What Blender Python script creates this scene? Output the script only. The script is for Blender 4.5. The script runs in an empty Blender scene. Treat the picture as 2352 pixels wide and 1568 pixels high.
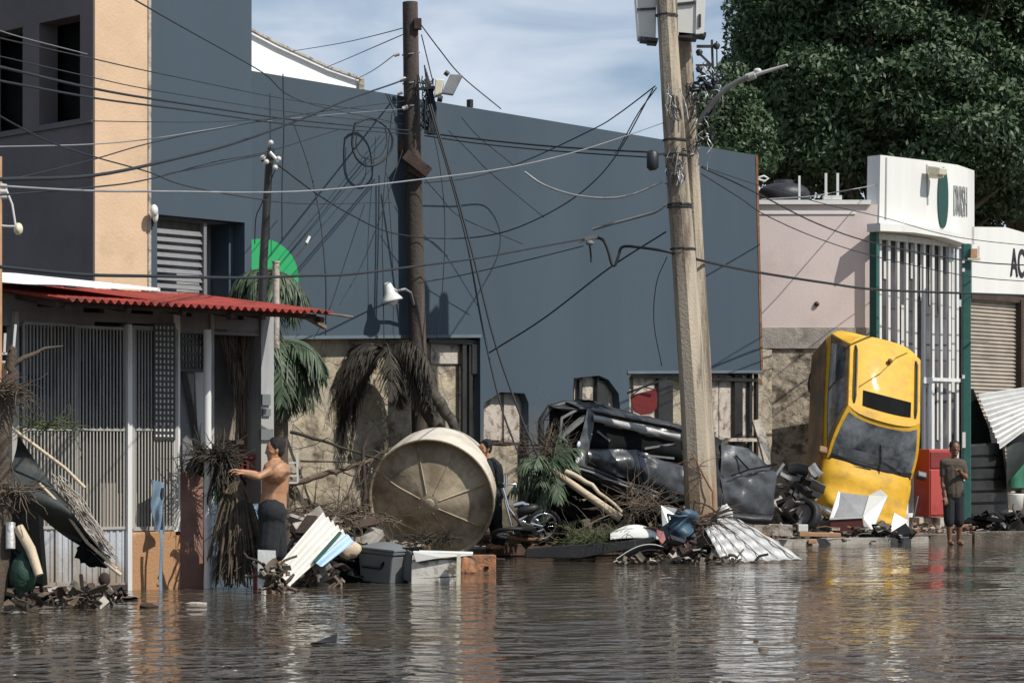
import bpy, math, random
import numpy as np
from mathutils import Vector as V, Matrix
from mathutils.geometry import tessellate_polygon
from mathutils import noise as mnoise
random.seed(7); np.random.seed(7)
rad=math.radians
SC=bpy.context.scene; COL=SC.collection
# ---------------- camera ----------------
F=5305.; CX=1176.; HY=1048.; EYE=1.48
cam=bpy.data.cameras.new('camera'); camo=bpy.data.objects.new('camera',cam); COL.objects.link(camo)
camo.location=(0,0,EYE); camo.rotation_euler=(rad(90),0,0)
cam.sensor_width=36; cam.lens=36*F/2352.; cam.shift_y=(HY-784)/2352.; cam.clip_start=.5; cam.clip_end=6000
SC.camera=camo
# ---------------- light ----------------
SUN_EL=47; sd=V((.83,-.557,0)).normalized()*math.cos(rad(SUN_EL)); SUN=V((sd.x,sd.y,math.sin(rad(SUN_EL))))
su=bpy.data.lights.new('sun','SUN'); su.energy=4.6; su.angle=rad(.5); su.color=(1,.95,.87)
suo=bpy.data.objects.new('sun',su); COL.objects.link(suo); suo.rotation_euler=SUN.to_track_quat('Z','Y').to_euler(); suo.location=(20,-10,30)
w=bpy.data.worlds.new('World'); SC.world=w; w.use_nodes=True; nt=w.node_tree; N=nt.nodes; L=nt.links
bg=N['Background']; sky=N.new('ShaderNodeTexSky'); sky.sky_type='NISHITA'; sky.sun_disc=False
sky.sun_elevation=rad(SUN_EL); sky.sun_rotation=math.atan2(SUN.x,SUN.y); sky.dust_density=.6; sky.ozone_density=2.5
tc=N.new('ShaderNodeTexCoord'); mp=N.new('ShaderNodeMapping'); mp.inputs['Scale'].default_value=(10,10,30); mp.inputs['Location'].default_value=(2.3,.6,1.1)
nz=N.new('ShaderNodeTexNoise'); nz.inputs['Scale'].default_value=1; nz.inputs['Detail'].default_value=5; nz.inputs['Roughness'].default_value=.5; nz.inputs['Distortion'].default_value=.6
cr=N.new('ShaderNodeValToRGB'); cr.color_ramp.elements[0].position=.38; cr.color_ramp.elements[1].position=.72
cr.color_ramp.elements[0].color=(.14,.14,.14,1); cr.color_ramp.elements[1].color=(.95,.95,.95,1)
mx=N.new('ShaderNodeMixRGB'); mx.inputs[2].default_value=(7.2,8.0,9.2,1)
L.new(tc.outputs['Generated'],mp.inputs[0]); L.new(mp.outputs[0],nz.inputs[0]); L.new(nz.outputs['Fac'],cr.inputs[0])
L.new(cr.outputs[0],mx.inputs[0]); L.new(sky.outputs[0],mx.inputs[1]); L.new(mx.outputs[0],bg.inputs[0]); bg.inputs[1].default_value=.095
SC.view_settings.view_transform='Standard'; SC.view_settings.look='None'; SC.view_settings.exposure=0; SC.view_settings.gamma=1
SC.cycles.max_bounces=6; SC.cycles.transparent_max_bounces=8; SC.cycles.caustics_reflective=False; SC.cycles.caustics_refractive=False
SC.cycles.use_denoising=True; SC.cycles.sample_clamp_indirect=6
# ---------------- helpers ----------------
def P(x,y,d): return V(((x-CX)/F*d,d,EYE+(HY-y)/F*d))
def G(x,y,z=0.): return P(x,y,F*(EYE-z)/(y-HY))
ORG={}
def thing(name,label,cat,loc,group=None,rot=None):
    o=bpy.data.objects.new(name,None); COL.objects.link(o); o.empty_display_size=.2
    o.location=loc
    if rot is not None: o.rotation_euler=rot.to_euler()
    o['label']=label; o['category']=cat
    if group: o['group']=group
    ORG[o.name]=V(loc) if rot is None else None
    return o
class MB:
    def __init__(s): s.v=[];s.f=[];s.m=[];s.s=[]
    def add(s,vs,fs,mi=0,sm=False):
        n=len(s.v); s.v.extend([tuple(p) for p in vs]); s.f.extend([tuple(n+i for i in f) for f in fs])
        s.m.extend([mi]*len(fs)); s.s.extend([sm]*len(fs)); return s
    def box(s,c,size,R=None,mi=0):
        c=V(c); vs=[]
        for z in(-.5,.5):
            for a,b in((-.5,-.5),(.5,-.5),(.5,.5),(-.5,.5)):
                p=V((a*size[0],b*size[1],z*size[2]))
                if R is not None: p=R@p
                vs.append(c+p)
        return s.add(vs,[(3,2,1,0),(4,5,6,7),(0,1,5,4),(1,2,6,5),(2,3,7,6),(3,0,4,7)],mi)
    def bar(s,p,q,wd,h=None,mi=0,up=V((0,0,1))):
        p=V(p);q=V(q);h=wd if h is None else h;t=(q-p);l=t.length
        if l<1e-6:return s
        t/=l
        if abs(t.dot(up))>.95: up=V((0,1,0))
        a=t.cross(up).normalized(); b=a.cross(t)
        R=Matrix((t,a,b)).transposed()
        return s.box((p+q)/2,(l,wd,h),R,mi)
    def tube(s,pts,r,n=8,mi=0,sm=True,caps=True):
        pts=[V(p) for p in pts]; k=len(pts); rs=r if isinstance(r,(list,tuple)) else [r]*k
        vs=[];fs=[];prev=None
        for i,p in enumerate(pts):
            t=(pts[min(i+1,k-1)]-pts[max(i-1,0)])
            t=t.normalized() if t.length>1e-9 else V((0,0,1))
            if prev is None:
                a=t.cross(V((0,0,1)) if abs(t.z)<.9 else V((1,0,0))).normalized()
            else:
                a=prev-t*prev.dot(t); a=a.normalized() if a.length>1e-6 else t.orthogonal().normalized()
            prev=a; b=t.cross(a)
            for j in range(n):
                an=2*math.pi*j/n; vs.append(p+(a*math.cos(an)+b*math.sin(an))*rs[i])
        for i in range(k-1):
            for j in range(n):
                fs.append((i*n+j,i*n+(j+1)%n,(i+1)*n+(j+1)%n,(i+1)*n+j))
        s.add(vs,fs,mi,sm)
        if caps:
            s.add(vs[:n],[tuple(reversed(range(n)))],mi); s.add(vs[-n:],[tuple(range(n))],mi)
        return s
    def caps(s,p,q,r1,r2,n=10,mi=0):   # capsule
        p=V(p);q=V(q);t=q-p;l=t.length
        t=t/l if l>1e-6 else V((0,0,1)); pts=[];rs=[]
        for a in(-80,-55,-28,0): pts.append(p+t*r1*math.sin(rad(a)));rs.append(r1*math.cos(rad(a)))
        for a in(0,28,55,80): pts.append(q+t*r2*math.sin(rad(a)));rs.append(r2*math.cos(rad(a)))
        return s.tube(pts,rs,n,mi)
    def prism(s,pts,vec,mi=0):
        pts=[V(p) for p in pts]; vec=V(vec); n=len(pts)
        nrm=V((0,0,0))
        for i in range(n): nrm+=pts[i].cross(pts[(i+1)%n])
        if nrm.dot(vec)>0: pts=pts[::-1]
        tr=tessellate_polygon([pts]); vs=pts+[p+vec for p in pts]; fs=[]
        for t in tr:
            a,b,c=t
            m=(pts[b]-pts[a]).cross(pts[c]-pts[a])
            if m.dot(vec)>0: t=(a,c,b)
            fs.append(tuple(t)); fs.append((t[0]+n,t[2]+n,t[1]+n))
        for i in range(n):
            j=(i+1)%n; fs.append((i,i+n,j+n,j))
        return s.add(vs,fs,mi)
    def lathe(s,prof,n=24,M=None,mi=0,sm=True):
        M=M or Matrix.Identity(4); vs=[];fs=[]
        for r,z in prof:
            for j in range(n):
                a=2*math.pi*j/n; vs.append(M@V((r*math.cos(a),r*math.sin(a),z)))
        for i in range(len(prof)-1):
            for j in range(n): fs.append((i*n+j,i*n+(j+1)%n,(i+1)*n+(j+1)%n,(i+1)*n+j))
        return s.add(vs,fs,mi,sm)
    def ell(s,c,r,R=None,n=14,mi=0,nz=0,seed=0):
        c=V(c); vs=[];fs=[];m=n//2+1
        for i in range(m+1):
            th=math.pi*i/m
            for j in range(n):
                a=2*math.pi*j/n; q=V((math.sin(th)*math.cos(a),math.sin(th)*math.sin(a),math.cos(th)))
                k=1+nz*mnoise.noise(q*2.2+V((seed,seed*.7,0))) if nz else 1
                p=V((q.x*r[0],q.y*r[1],q.z*r[2]))*k
                if R is not None:p=R@p
                vs.append(c+p)
        for i in range(m):
            for j in range(n): fs.append((i*n+j,(i+1)*n+j,(i+1)*n+(j+1)%n,i*n+(j+1)%n))
        return s.add(vs,fs,mi,True)
    def grid(s,fn,nu,nv,th=None,mi=0,sm=True):
        # fn(u,v)->point ; th: thickness vector or None
        vs=[V(fn(i/nu,j/nv)) for i in range(nu+1) for j in range(nv+1)]
        k=nv+1; fs=[(i*k+j,(i+1)*k+j,(i+1)*k+j+1,i*k+j+1) for i in range(nu) for j in range(nv)]
        s.add(vs,fs,mi,sm)
        if th is not None:
            th=V(th); n=len(vs); s.add([p+th for p in vs],[tuple(reversed(f)) for f in fs],mi,sm)
            rim=[i*k for i in range(nu+1)]+[nu*k+j for j in range(1,nv+1)]+[i*k+nv for i in range(nu-1,-1,-1)]+[j for j in range(nv-1,0,-1)]
            m=len(rim); rv=[vs[i] for i in rim]; s.add(rv+[p+th for p in rv],[(i,i+m,(i+1)%m+m,(i+1)%m) for i in range(m)],mi)
        return s
    def mesh(s,name,mats,off=V((0,0,0))):
        me=bpy.data.meshes.new(name)
        me.from_pydata([(p[0]-off[0],p[1]-off[1],p[2]-off[2]) for p in s.v],[],s.f)
        me.polygons.foreach_set('material_index',s.m); me.polygons.foreach_set('use_smooth',s.s)
        for m in(mats if isinstance(mats,(list,tuple)) else [mats]): me.materials.append(m)
        me.update(); return me
def fin(o,bevel=0,sub=0,remesh=0,smooth=0):
    if remesh:
        m=o.modifiers.new('r','REMESH'); m.mode='VOXEL'; m.voxel_size=remesh; m.use_smooth_shade=True
        if smooth: m=o.modifiers.new('s','SMOOTH'); m.factor=.5; m.iterations=smooth
        dg=bpy.context.evaluated_depsgraph_get(); me=bpy.data.meshes.new_from_object(o.evaluated_get(dg)); o.modifiers.clear()
        for k in range(len(o.data.materials)):
            if k>=len(me.materials): me.materials.append(o.data.materials[k])
        o.data=me
    if sub: m=o.modifiers.new('sub','SUBSURF'); m.levels=sub; m.render_levels=sub
    if bevel:
        m=o.modifiers.new('bev','BEVEL'); m.width=bevel; m.segments=2; m.limit_method='ANGLE'; m.angle_limit=rad(50)
    return o
def part(mb,name,mats,parent,label=None,**k):
    off=ORG.get(parent.name) or V((0,0,0))
    o=bpy.data.objects.new(name,mb.mesh(name,mats,off)); COL.objects.link(o); o.parent=parent; ORG[o.name]=ORG.get(parent.name)
    if label:o['label']=label
    return fin(o,**k)
def one(mb,name,mats,label,cat,group=None,**k):
    a=np.array(mb.v); lo=a.min(0);hi=a.max(0); off=V(((lo[0]+hi[0])/2,(lo[1]+hi[1])/2,lo[2]))
    o=bpy.data.objects.new(name,mb.mesh(name,mats,off)); COL.objects.link(o); o.location=off
    o['label']=label;o['category']=cat; ORG[o.name]=off
    if group:o['group']=group
    return fin(o,**k)
def struct(mb,name,mats,kind='structure',**k):
    o=bpy.data.objects.new(name,mb.mesh(name,mats)); COL.objects.link(o); o['kind']=kind; ORG[o.name]=V((0,0,0)); return fin(o,**k)
class Plane:
    def __init__(s,x0,d0,x1,d1):
        a=P(x0,HY,d0);b=P(x1,HY,d1);a.z=b.z=0; s.o=a; s.t=(b-a).normalized(); s.n=V((s.t.y,-s.t.x,0))
    def at(s,x,y,off=0.):
        u=(x-CX)/F; o=s.o+s.n*off; k=-(o.x-u*o.y)/(s.t.x-u*s.t.y); p=o+s.t*k
        p.z=EYE+(HY-y)/F*p.y; return p
    def S(s,x,off=0.): return (s.at(x,HY,off)-s.o).dot(s.t)
    def Z(s,x,y,off=0.): return s.at(x,y,off).z
    def pt(s,a,z,off=0.): p=s.o+s.t*a+s.n*off; p.z=z; return p
    def R(s): return Matrix((s.t,-s.n,V((0,0,1)))).transposed()
    def box(s,mb,s0,s1,z0,z1,o0,o1,mi=0):
        return mb.box(s.pt((s0+s1)/2,(z0+z1)/2,(o0+o1)/2),(abs(s1-s0),abs(o1-o0),abs(z1-z0)),s.R(),mi)
    def pbox(s,mb,x0,y0,x1,y1,o1=0.,th=.1,mi=0):   # pixel rectangle; z taken at left edge
        z1=s.Z(x0,y0,o1);z0=s.Z(x0,y1,o1); return s.box(mb,s.S(x0,o1),s.S(x1,o1),z0,z1,o1-th,o1,mi)
    def poly(s,mb,pts,off=0.,th=.1,mi=0):
        return mb.prism([s.at(x,y,off) for x,y in pts],-s.n*th,mi)
    def wall(s,mb,S,Z,off,th,holes,mi=0):   # wall with rectangular openings (s0,s1,z0,z1)
        ss=sorted(set(list(S)+[h[0] for h in holes]+[h[1] for h in holes])); zs=sorted(set(list(Z)+[h[2] for h in holes]+[h[3] for h in holes]))
        def solid(i,j):
            if i<0 or j<0 or i>=len(ss)-1 or j>=len(zs)-1: return False
            a=(ss[i]+ss[i+1])/2;b=(zs[j]+zs[j+1])/2
            return not any(h[0]<a<h[1] and h[2]<b<h[3] for h in holes)
        for i in range(len(ss)-1):
            for j in range(len(zs)-1):
                if not solid(i,j): continue
                q=lambda a,b,o:s.pt(ss[a],zs[b],o); f=off;k=off-th
                mb.add([q(i,j,f),q(i+1,j,f),q(i+1,j+1,f),q(i,j+1,f)],[(0,1,2,3)],mi)
                mb.add([q(i,j,k),q(i+1,j,k),q(i+1,j+1,k),q(i,j+1,k)],[(3,2,1,0)],mi)
                if not solid(i-1,j): mb.add([q(i,j,f),q(i,j+1,f),q(i,j+1,k),q(i,j,k)],[(0,1,2,3)],mi)
                if not solid(i+1,j): mb.add([q(i+1,j,f),q(i+1,j,k),q(i+1,j+1,k),q(i+1,j+1,f)],[(0,1,2,3)],mi)
                if not solid(i,j-1): mb.add([q(i,j,f),q(i,j,k),q(i+1,j,k),q(i+1,j,f)],[(0,1,2,3)],mi)
                if not solid(i,j+1): mb.add([q(i,j+1,f),q(i+1,j+1,f),q(i+1,j+1,k),q(i,j+1,k)],[(0,1,2,3)],mi)
        return mb
# ---------------- materials ----------------
MATS={}
def mat(name,col,rough=.85,metal=0.,var=.25,scale=3.,bump=.2,bscale=30.,stain=None,sthr=(.5,.65),sscale=1.2,streak=False,
        mud=None,cell=None,spec=.5,speck=None,alpha=None,coat=0):
    m=bpy.data.materials.new(name); m.use_nodes=True; t=m.node_tree; N=t.nodes; L=t.links; b=N['Principled BSDF']
    b.inputs['Roughness'].default_value=rough; b.inputs['Metallic'].default_value=metal; b.inputs['Specular IOR Level'].default_value=spec
    if coat: b.inputs['Coat Weight'].default_value=coat; b.inputs['Coat Roughness'].default_value=.08
    geo=N.new('ShaderNodeNewGeometry'); pos=geo.outputs['Position']
    def noise(sc,det=6,st=False,rg=.6,loc=0):
        n=N.new('ShaderNodeTexNoise'); n.inputs['Scale'].default_value=sc; n.inputs['Detail'].default_value=det; n.inputs['Roughness'].default_value=rg
        q=N.new('ShaderNodeMapping'); q.inputs['Scale'].default_value=(1,1,.12 if st else 1); q.inputs['Location'].default_value=(loc,loc*.7,loc*1.3)
        L.new(pos,q.inputs[0]); L.new(q.outputs[0],n.inputs[0]); return n.outputs['Fac']
    def mixc(f,a,c):
        x=N.new('ShaderNodeMixRGB'); L.new(f,x.inputs[0])
        for i,q in((1,a),(2,c)):
            if isinstance(q,tuple): x.inputs[i].default_value=(*q,1)
            else: L.new(q,x.inputs[i])
        return x.outputs[0]
    def ramp(f,lo,hi):
        r=N.new('ShaderNodeMapRange'); r.inputs['From Min'].default_value=lo; r.inputs['From Max'].default_value=hi; L.new(f,r.inputs['Value']); return r.outputs[0]
    c=mixc(ramp(noise(scale,st=streak),.3,.7),tuple(x*(1-var) for x in col),tuple(min(1,x*(1+var)) for x in col))
    hgt=None
    if cell:   # (size,mortar colour,width,alt colour)
        sz,mc,wd,ac=cell
        vo=N.new('ShaderNodeTexVoronoi'); vo.feature='DISTANCE_TO_EDGE'; vo.inputs['Scale'].default_value=sz
        q=N.new('ShaderNodeMapping'); L.new(pos,q.inputs[0])
        nn=N.new('ShaderNodeTexNoise'); nn.inputs['Scale'].default_value=2.5; L.new(pos,nn.inputs[0])
        ad=N.new('ShaderNodeVectorMath'); ad.operation='ADD'; sc2=N.new('ShaderNodeVectorMath'); sc2.operation='SCALE'; sc2.inputs['Scale'].default_value=.18
        L.new(nn.outputs['Color'],sc2.inputs[0]); L.new(q.outputs[0],ad.inputs[0]); L.new(sc2.outputs[0],ad.inputs[1]); L.new(ad.outputs[0],vo.inputs[0])
        v2=N.new('ShaderNodeTexVoronoi'); v2.inputs['Scale'].default_value=sz; L.new(ad.outputs[0],v2.inputs[0])
        sx=N.new('ShaderNodeSeparateColor'); L.new(v2.outputs['Color'],sx.inputs[0])
        c=mixc(sx.outputs[0],c,mixc(ramp(noise(9),.3,.7),tuple(x*.8 for x in ac),ac))
        e=ramp(vo.outputs['Distance'],wd*.3,wd); c=mixc(e,mc,c); hgt=e
    if stain: c=mixc(ramp(noise(sscale,8,streak,.65,5),*sthr),c,stain)
    if speck: c=mixc(ramp(noise(14,4,False,.7,9),speck[1],speck[1]+.06),c,speck[0])
    if mud:   # serves mud lines and painted sunlit zones: (height,colour[,softness])
        sp=N.new('ShaderNodeSeparateXYZ'); L.new(pos,sp.inputs[0]); ad=N.new('ShaderNodeMath'); ad.operation='MULTIPLY_ADD'
        L.new(noise(3,6,False,.6,3),ad.inputs[0]); ad.inputs[1].default_value=-.9; L.new(sp.outputs['Z'],ad.inputs[2])
        h=mud[0]-.45; sf=mud[2] if len(mud)>2 else .12
        c=mixc(ramp(ad.outputs[0],h+sf,h-sf),c,mud[1])
    L.new(c,b.inputs['Base Color'])
    if bump:
        bp=N.new('ShaderNodeBump'); bp.inputs['Strength'].default_value=bump; bp.inputs['Distance'].default_value=.03; L.new(noise(bscale,5),bp.inputs['Height'])
        if hgt is not None:
            b2=N.new('ShaderNodeBump'); b2.inputs['Strength'].default_value=.35; b2.inputs['Distance'].default_value=.03; L.new(hgt,b2.inputs['Height']); L.new(bp.outputs[0],b2.inputs['Normal']); L.new(b2.outputs[0],b.inputs['Normal'])
        else: L.new(bp.outputs[0],b.inputs['Normal'])
    MATS[name]=m; return m
MUD=(.13,.09,.055)
m_blue=mat('blue_paint',(.046,.070,.094),.8,var=.10,scale=.6,bump=.08,bscale=8,stain=(.062,.084,.102),sthr=(.5,.8),sscale=.5,streak=True,mud=(1.9,(.085,.09,.088),.5))
m_bluetrim=mat('blue_trim',(.11,.14,.16),.8,var=.1)
m_tan=mat('peach_plaster',(.62,.44,.29),.9,var=.08,scale=1.5,bump=.25,bscale=25,stain=(.5,.36,.24),sthr=(.55,.75),sscale=2,speck=((.2,.13,.08),.76))
m_lilac=mat('grey_lilac_plaster',(.125,.11,.115),.9,var=.1,scale=1,stain=(.10,.095,.09),sscale=.8)
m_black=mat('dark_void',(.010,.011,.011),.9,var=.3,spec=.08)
m_white=mat('white_plaster',(.70,.70,.67),.85,var=.06,scale=1.5,stain=(.52,.51,.47),sthr=(.52,.85),sscale=1.5,streak=True,bump=.1)
m_whiteroof=mat('white_roof_sheet',(.85,.85,.83),.6,var=.03)
m_pink=mat('pink_plaster',(.66,.56,.53),.9,var=.05,scale=1.2,stain=(.54,.46,.42),sthr=(.5,.75),sscale=1.1,speck=((.4,.35,.3),.8),bump=.15)
m_conc=mat('old_concrete',(.36,.33,.29),.95,var=.2,scale=4,bump=.5,stain=(.10,.09,.08),sthr=(.5,.7),sscale=2)
m_conc_l=mat('pale_concrete',(.45,.40,.34),.9,var=.2,scale=7,bump=.5,stain=(.16,.13,.10),sthr=(.50,.62),sscale=6)
m_stone=mat('stone_masonry',(.37,.315,.225),.95,var=.4,scale=4,bump=.9,bscale=12,cell=(2.3,(.29,.25,.18),.035,(.40,.35,.27)),stain=(.09,.07,.05),sthr=(.52,.66),sscale=2.6,mud=(.75,(.10,.085,.06),.2))
m_stone2=mat('ruined_stone',(.42,.36,.28),.95,var=.35,scale=3.5,bump=1.,bscale=9,stain=(.12,.10,.075),sthr=(.48,.60),sscale=3.2,speck=((.06,.05,.04),.60))
m_wood=mat('weathered_pole_wood',(.055,.044,.037),.9,var=.35,scale=4,streak=True,bump=.5,bscale=20,stain=(.12,.085,.07),sthr=(.5,.65),sscale=6)
m_polec=mat('pole_concrete',(.40,.34,.26),.9,var=.28,scale=3,streak=True,bump=.45,bscale=25,stain=(.15,.12,.09),sthr=(.50,.62),sscale=4.5,mud=(1.2,(.26,.19,.12),.35))
m_metal=mat('dark_metal',(.05,.05,.05),.5,.6,var=.3)
m_steel=mat('grey_steel',(.30,.30,.30),.5,.5,var=.2)
m_cab=mat('cabinet_metal',(.62,.61,.57),.5,.1,var=.06,bump=.05,stain=(.45,.38,.28),sthr=(.6,.8),sscale=3)
m_rust=mat('rusty_metal',(.20,.10,.05),.9,.2,var=.4,scale=8,bump=.4)
m_whitemetal=mat('white_painted_metal',(.66,.66,.64),.5,var=.12,scale=6,streak=True,stain=(.3,.28,.25),sthr=(.58,.75),sscale=8,bump=.05)
m_greymetal=mat('grey_painted_metal',(.17,.17,.175),.6,var=.2,scale=5,streak=True,mud=(.9,(.34,.30,.26),.3))
m_gateplate=mat('gate_sheet',(.42,.44,.47),.6,var=.15,scale=4,streak=True,stain=(.25,.22,.18),sthr=(.5,.7),sscale=3,mud=(.25,(.25,.2,.15),.2))
m_orange=mat('orange_plaster',(.62,.35,.19),.9,var=.1,scale=3,bump=.3,mud=(.62,(.40,.22,.11),.05),stain=(.5,.3,.18),sthr=(.55,.7))
m_brown=mat('red_brown_wall',(.26,.14,.105),.9,var=.15,scale=3,bump=.2,stain=(.18,.10,.08),sthr=(.5,.7))
m_inner=mat('inner_wall',(.085,.085,.085),.95,var=.3,scale=2,streak=True,stain=(.05,.05,.048),sthr=(.5,.65),sscale=3,mud=(1.95,(.26,.225,.185),.25))  # paler lower part paints in the sun entering under the roof
m_redroof=mat('red_roof_sheet',(.36,.05,.035),.65,var=.2,scale=3,stain=(.18,.045,.03),sscale=2.5)
m_green=mat('green_sign_paint',(.018,.33,.11),.6,var=.02,bump=0)
m_tealp=mat('teal_paint',(.022,.10,.085),.45,var=.15,scale=4,stain=(.06,.12,.11),sthr=(.6,.8))
m_teal_d=mat('dark_teal_sign',(.015,.062,.052),.5,var=.05,bump=0)
m_shut=mat('shutter_metal',(.42,.37,.31),.55,.2,var=.15,scale=3)
m_glass=mat('smoky_glass',(.10,.10,.11),.08,var=.5,scale=1.5,bump=.02,spec=.9)
m_corr=mat('grey_corrugated',(.55,.55,.53),.45,.3,var=.1,scale=4,stain=(.35,.32,.28),sthr=(.55,.75))
m_corrw=mat('white_corrugated',(.70,.69,.65),.5,var=.05,scale=4,stain=(.62,.58,.50),sthr=(.56,.8),sscale=2.5)
m_bluelt=mat('pale_blue_sheet',(.36,.52,.70),.5,var=.08)
m_tank=mat('tank_plastic',(.44,.365,.26),.8,var=.15,scale=3,bump=.3,bscale=12,stain=(.22,.17,.11),sthr=(.44,.60),sscale=1.9,speck=((.24,.20,.14),.67))
m_tankrim=mat('tank_side',(.62,.57,.49),.8,var=.1,scale=3,stain=(.40,.34,.25),sthr=(.5,.75))
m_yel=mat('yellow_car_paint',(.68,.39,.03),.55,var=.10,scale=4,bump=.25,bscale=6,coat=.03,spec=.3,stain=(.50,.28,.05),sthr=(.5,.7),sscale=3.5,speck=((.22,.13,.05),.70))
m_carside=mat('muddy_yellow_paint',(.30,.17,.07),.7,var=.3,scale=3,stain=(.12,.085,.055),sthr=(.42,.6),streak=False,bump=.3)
m_blk=mat('black_car_paint',(.013,.014,.016),.32,var=.4,scale=2,bump=.3,bscale=7,coat=.3,stain=(.07,.07,.07),sthr=(.42,.75),sscale=3.0,speck=((.10,.08,.06),.74))
m_carglass=mat('car_glass',(.035,.04,.045),.15,var=.4,bump=.05,spec=.8,stain=(.24,.26,.28),sthr=(.40,.75),sscale=2.6)  # pale blotches are painted reflections in the glass
m_rub=mat('black_rubber',(.012,.012,.013),.6,var=.3)
m_chrome=mat('chrome_trim',(.75,.75,.76),.15,1,var=.05,bump=0)
m_plastd=mat('black_plastic',(.02,.021,.024),.45,var=.3)
m_skin=mat('skin',(.42,.22,.12),.5,var=.08,scale=8,bump=.05)
m_skin2=mat('dark_skin',(.20,.095,.055),.5,var=.1,scale=8,bump=.05)
m_hair=mat('black_hair',(.012,.010,.010),.7,var=.4,scale=60,bump=.6,bscale=120)
m_cloth=mat('black_cloth',(.012,.014,.017),.9,var=.3,scale=8,bump=.4,bscale=14)
m_shirt=mat('brown_tshirt',(.085,.068,.052),.95,var=.2,scale=5,bump=.4,bscale=12)
m_eye=mat('eye_white',(.6,.6,.58),.3,var=0,bump=0)
m_leaf=mat('tree_leaves',(.052,.088,.038),.55,var=.55,scale=1.2,bump=0,spec=.4,stain=(.12,.15,.08),sthr=(.58,.7),sscale=4)
m_bark=mat('bark',(.10,.075,.055),.95,var=.4,scale=6,streak=True,bump=.8)
m_palmd=mat('dead_palm',(.085,.065,.045),.9,var=.5,scale=4,stain=(.22,.17,.11),sthr=(.55,.7),sscale=9,bump=0)
m_palmk=mat('dark_palm',(.045,.038,.028),.8,var=.5,scale=4,stain=(.13,.105,.075),sthr=(.58,.7),sscale=6,bump=0)
m_palmg=mat('green_palm',(.055,.085,.045),.6,var=.5,scale=4,bump=0,stain=(.13,.14,.085),sthr=(.56,.7),sscale=5)
m_stick=mat('dead_branch',(.15,.115,.085),.95,var=.5,scale=6,bump=.4)
m_sticklt=mat('stripped_wood',(.55,.45,.32),.9,var=.2,scale=5,streak=True)
m_mud=mat('mud_rubble',(.085,.068,.05),.75,var=.5,scale=3,bump=.9,bscale=9,stain=(.16,.13,.09),sthr=(.5,.62),sscale=4)
m_ground=mat('street_ground',(.13,.12,.11),.9,var=.2,scale=1.5,bump=.4,stain=(.09,.075,.055),sthr=(.45,.6))
m_brick=mat('orange_brick',(.36,.16,.08),.9,var=.3,scale=6,bump=.7,stain=(.17,.11,.07),sthr=(.45,.6),sscale=7)
m_red=mat('red_enamel',(.40,.062,.05),.4,var=.08,scale=3,stain=(.28,.03,.025),sthr=(.55,.7),speck=((.12,.03,.02),.74),bump=.05)
m_redmat=mat('red_plastic',(.20,.025,.022),.5,var=.15,scale=4)
m_maroon=mat('maroon_panel',(.075,.014,.012),.6,var=.2)
m_bluep=mat('blue_plastic',(.04,.08,.12),.5,var=.3,scale=4,stain=(.12,.15,.18),sthr=(.55,.7))
m_bluepale=mat('faded_blue',(.16,.23,.30),.6,var=.2,scale=4,streak=True,stain=(.08,.10,.12),sthr=(.5,.6))
m_greenbag=mat('dark_green_plastic',(.012,.045,.03),.6,var=.4,scale=9,bump=.5)
m_greentarp=mat('green_tarp',(.02,.13,.075),.7,var=.3,scale=3)
m_darktarp=mat('dark_tarp',(.022,.028,.027),.65,var=.4,scale=2,bump=.4,bscale=6,stain=(.05,.055,.05),sthr=(.5,.65))
m_greybox=mat('grey_plastic',(.15,.165,.165),.6,var=.12,scale=3,stain=(.25,.25,.23),sthr=(.6,.75))
m_darkwood=mat('dark_timber',(.055,.035,.028),.9,var=.35,scale=5,bump=.4)
m_brownwood=mat('brown_timber',(.13,.085,.065),.9,var=.25,scale=5)
m_orangewood=mat('orange_timber',(.45,.26,.15),.9,var=.2,scale=5)
m_beige=mat('beige_lamp_case',(.66,.62,.47),.5,var=.08)
m_wire=mat('cable_rubber',(.014,.018,.022),.6,var=.2,bump=0)
m_wiregrey=mat('bare_aluminium_wire',(.42,.42,.41),.4,.6,var=.2,bump=0)
m_letter=mat('grey_lettering',(.30,.31,.30),.6,var=.2,bump=0)
m_letterk=mat('black_lettering',(.02,.02,.022),.6,var=.1,bump=0)
m_lens=mat('lamp_lens',(.75,.77,.78),.1,var=.05,bump=0,spec=.8)
m_moss=mat('olive_weeds',(.09,.11,.045),.9,var=.4,scale=6,bump=.6)
m_ceram=mat('insulator_ceramic',(.55,.54,.52),.25,var=.1,bump=0)
m_bar=mat('dull_white_bars',(.30,.305,.31),.6,var=.25,scale=6,streak=True,stain=(.14,.13,.12),sthr=(.52,.7),sscale=8,bump=.05,mud=(1.9,(.36,.345,.31),.3))  # roof shade above and sun below are put into the bar colour
m_muddywhite=mat('muddy_white',(.62,.59,.53),.8,var=.15,scale=5,stain=(.14,.12,.09),sthr=(.46,.58),sscale=6,bump=.2)
m_wet=mat('wet_brown_concrete',(.17,.14,.11),.5,var=.3,scale=4,bump=.5,stain=(.07,.055,.04),sthr=(.45,.6),sscale=3)
m_orangesheet=m_orange
m_blkdust=mat('dusty_black_paint',(.030,.033,.037),.30,var=.5,scale=5,bump=.35,bscale=8,coat=.5,stain=(.085,.092,.10),sthr=(.42,.7),sscale=3.5)
m_greydust=mat('dusty_grey_paint',(.10,.11,.12),.4,var=.4,scale=4,bump=.3,bscale=8,coat=.2,stain=(.045,.048,.05),sthr=(.45,.65),sscale=5)
# ================= setting =================
def flat(pts,z): return [V((p.x,p.y,z)) for p in pts]
g=MB(); g.add([(-900,-200,-.35),(900,-200,-.35),(900,2500,-.35),(-900,2500,-.35)],[(0,1,2,3)]); struct(g,'ground',m_ground)
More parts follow.
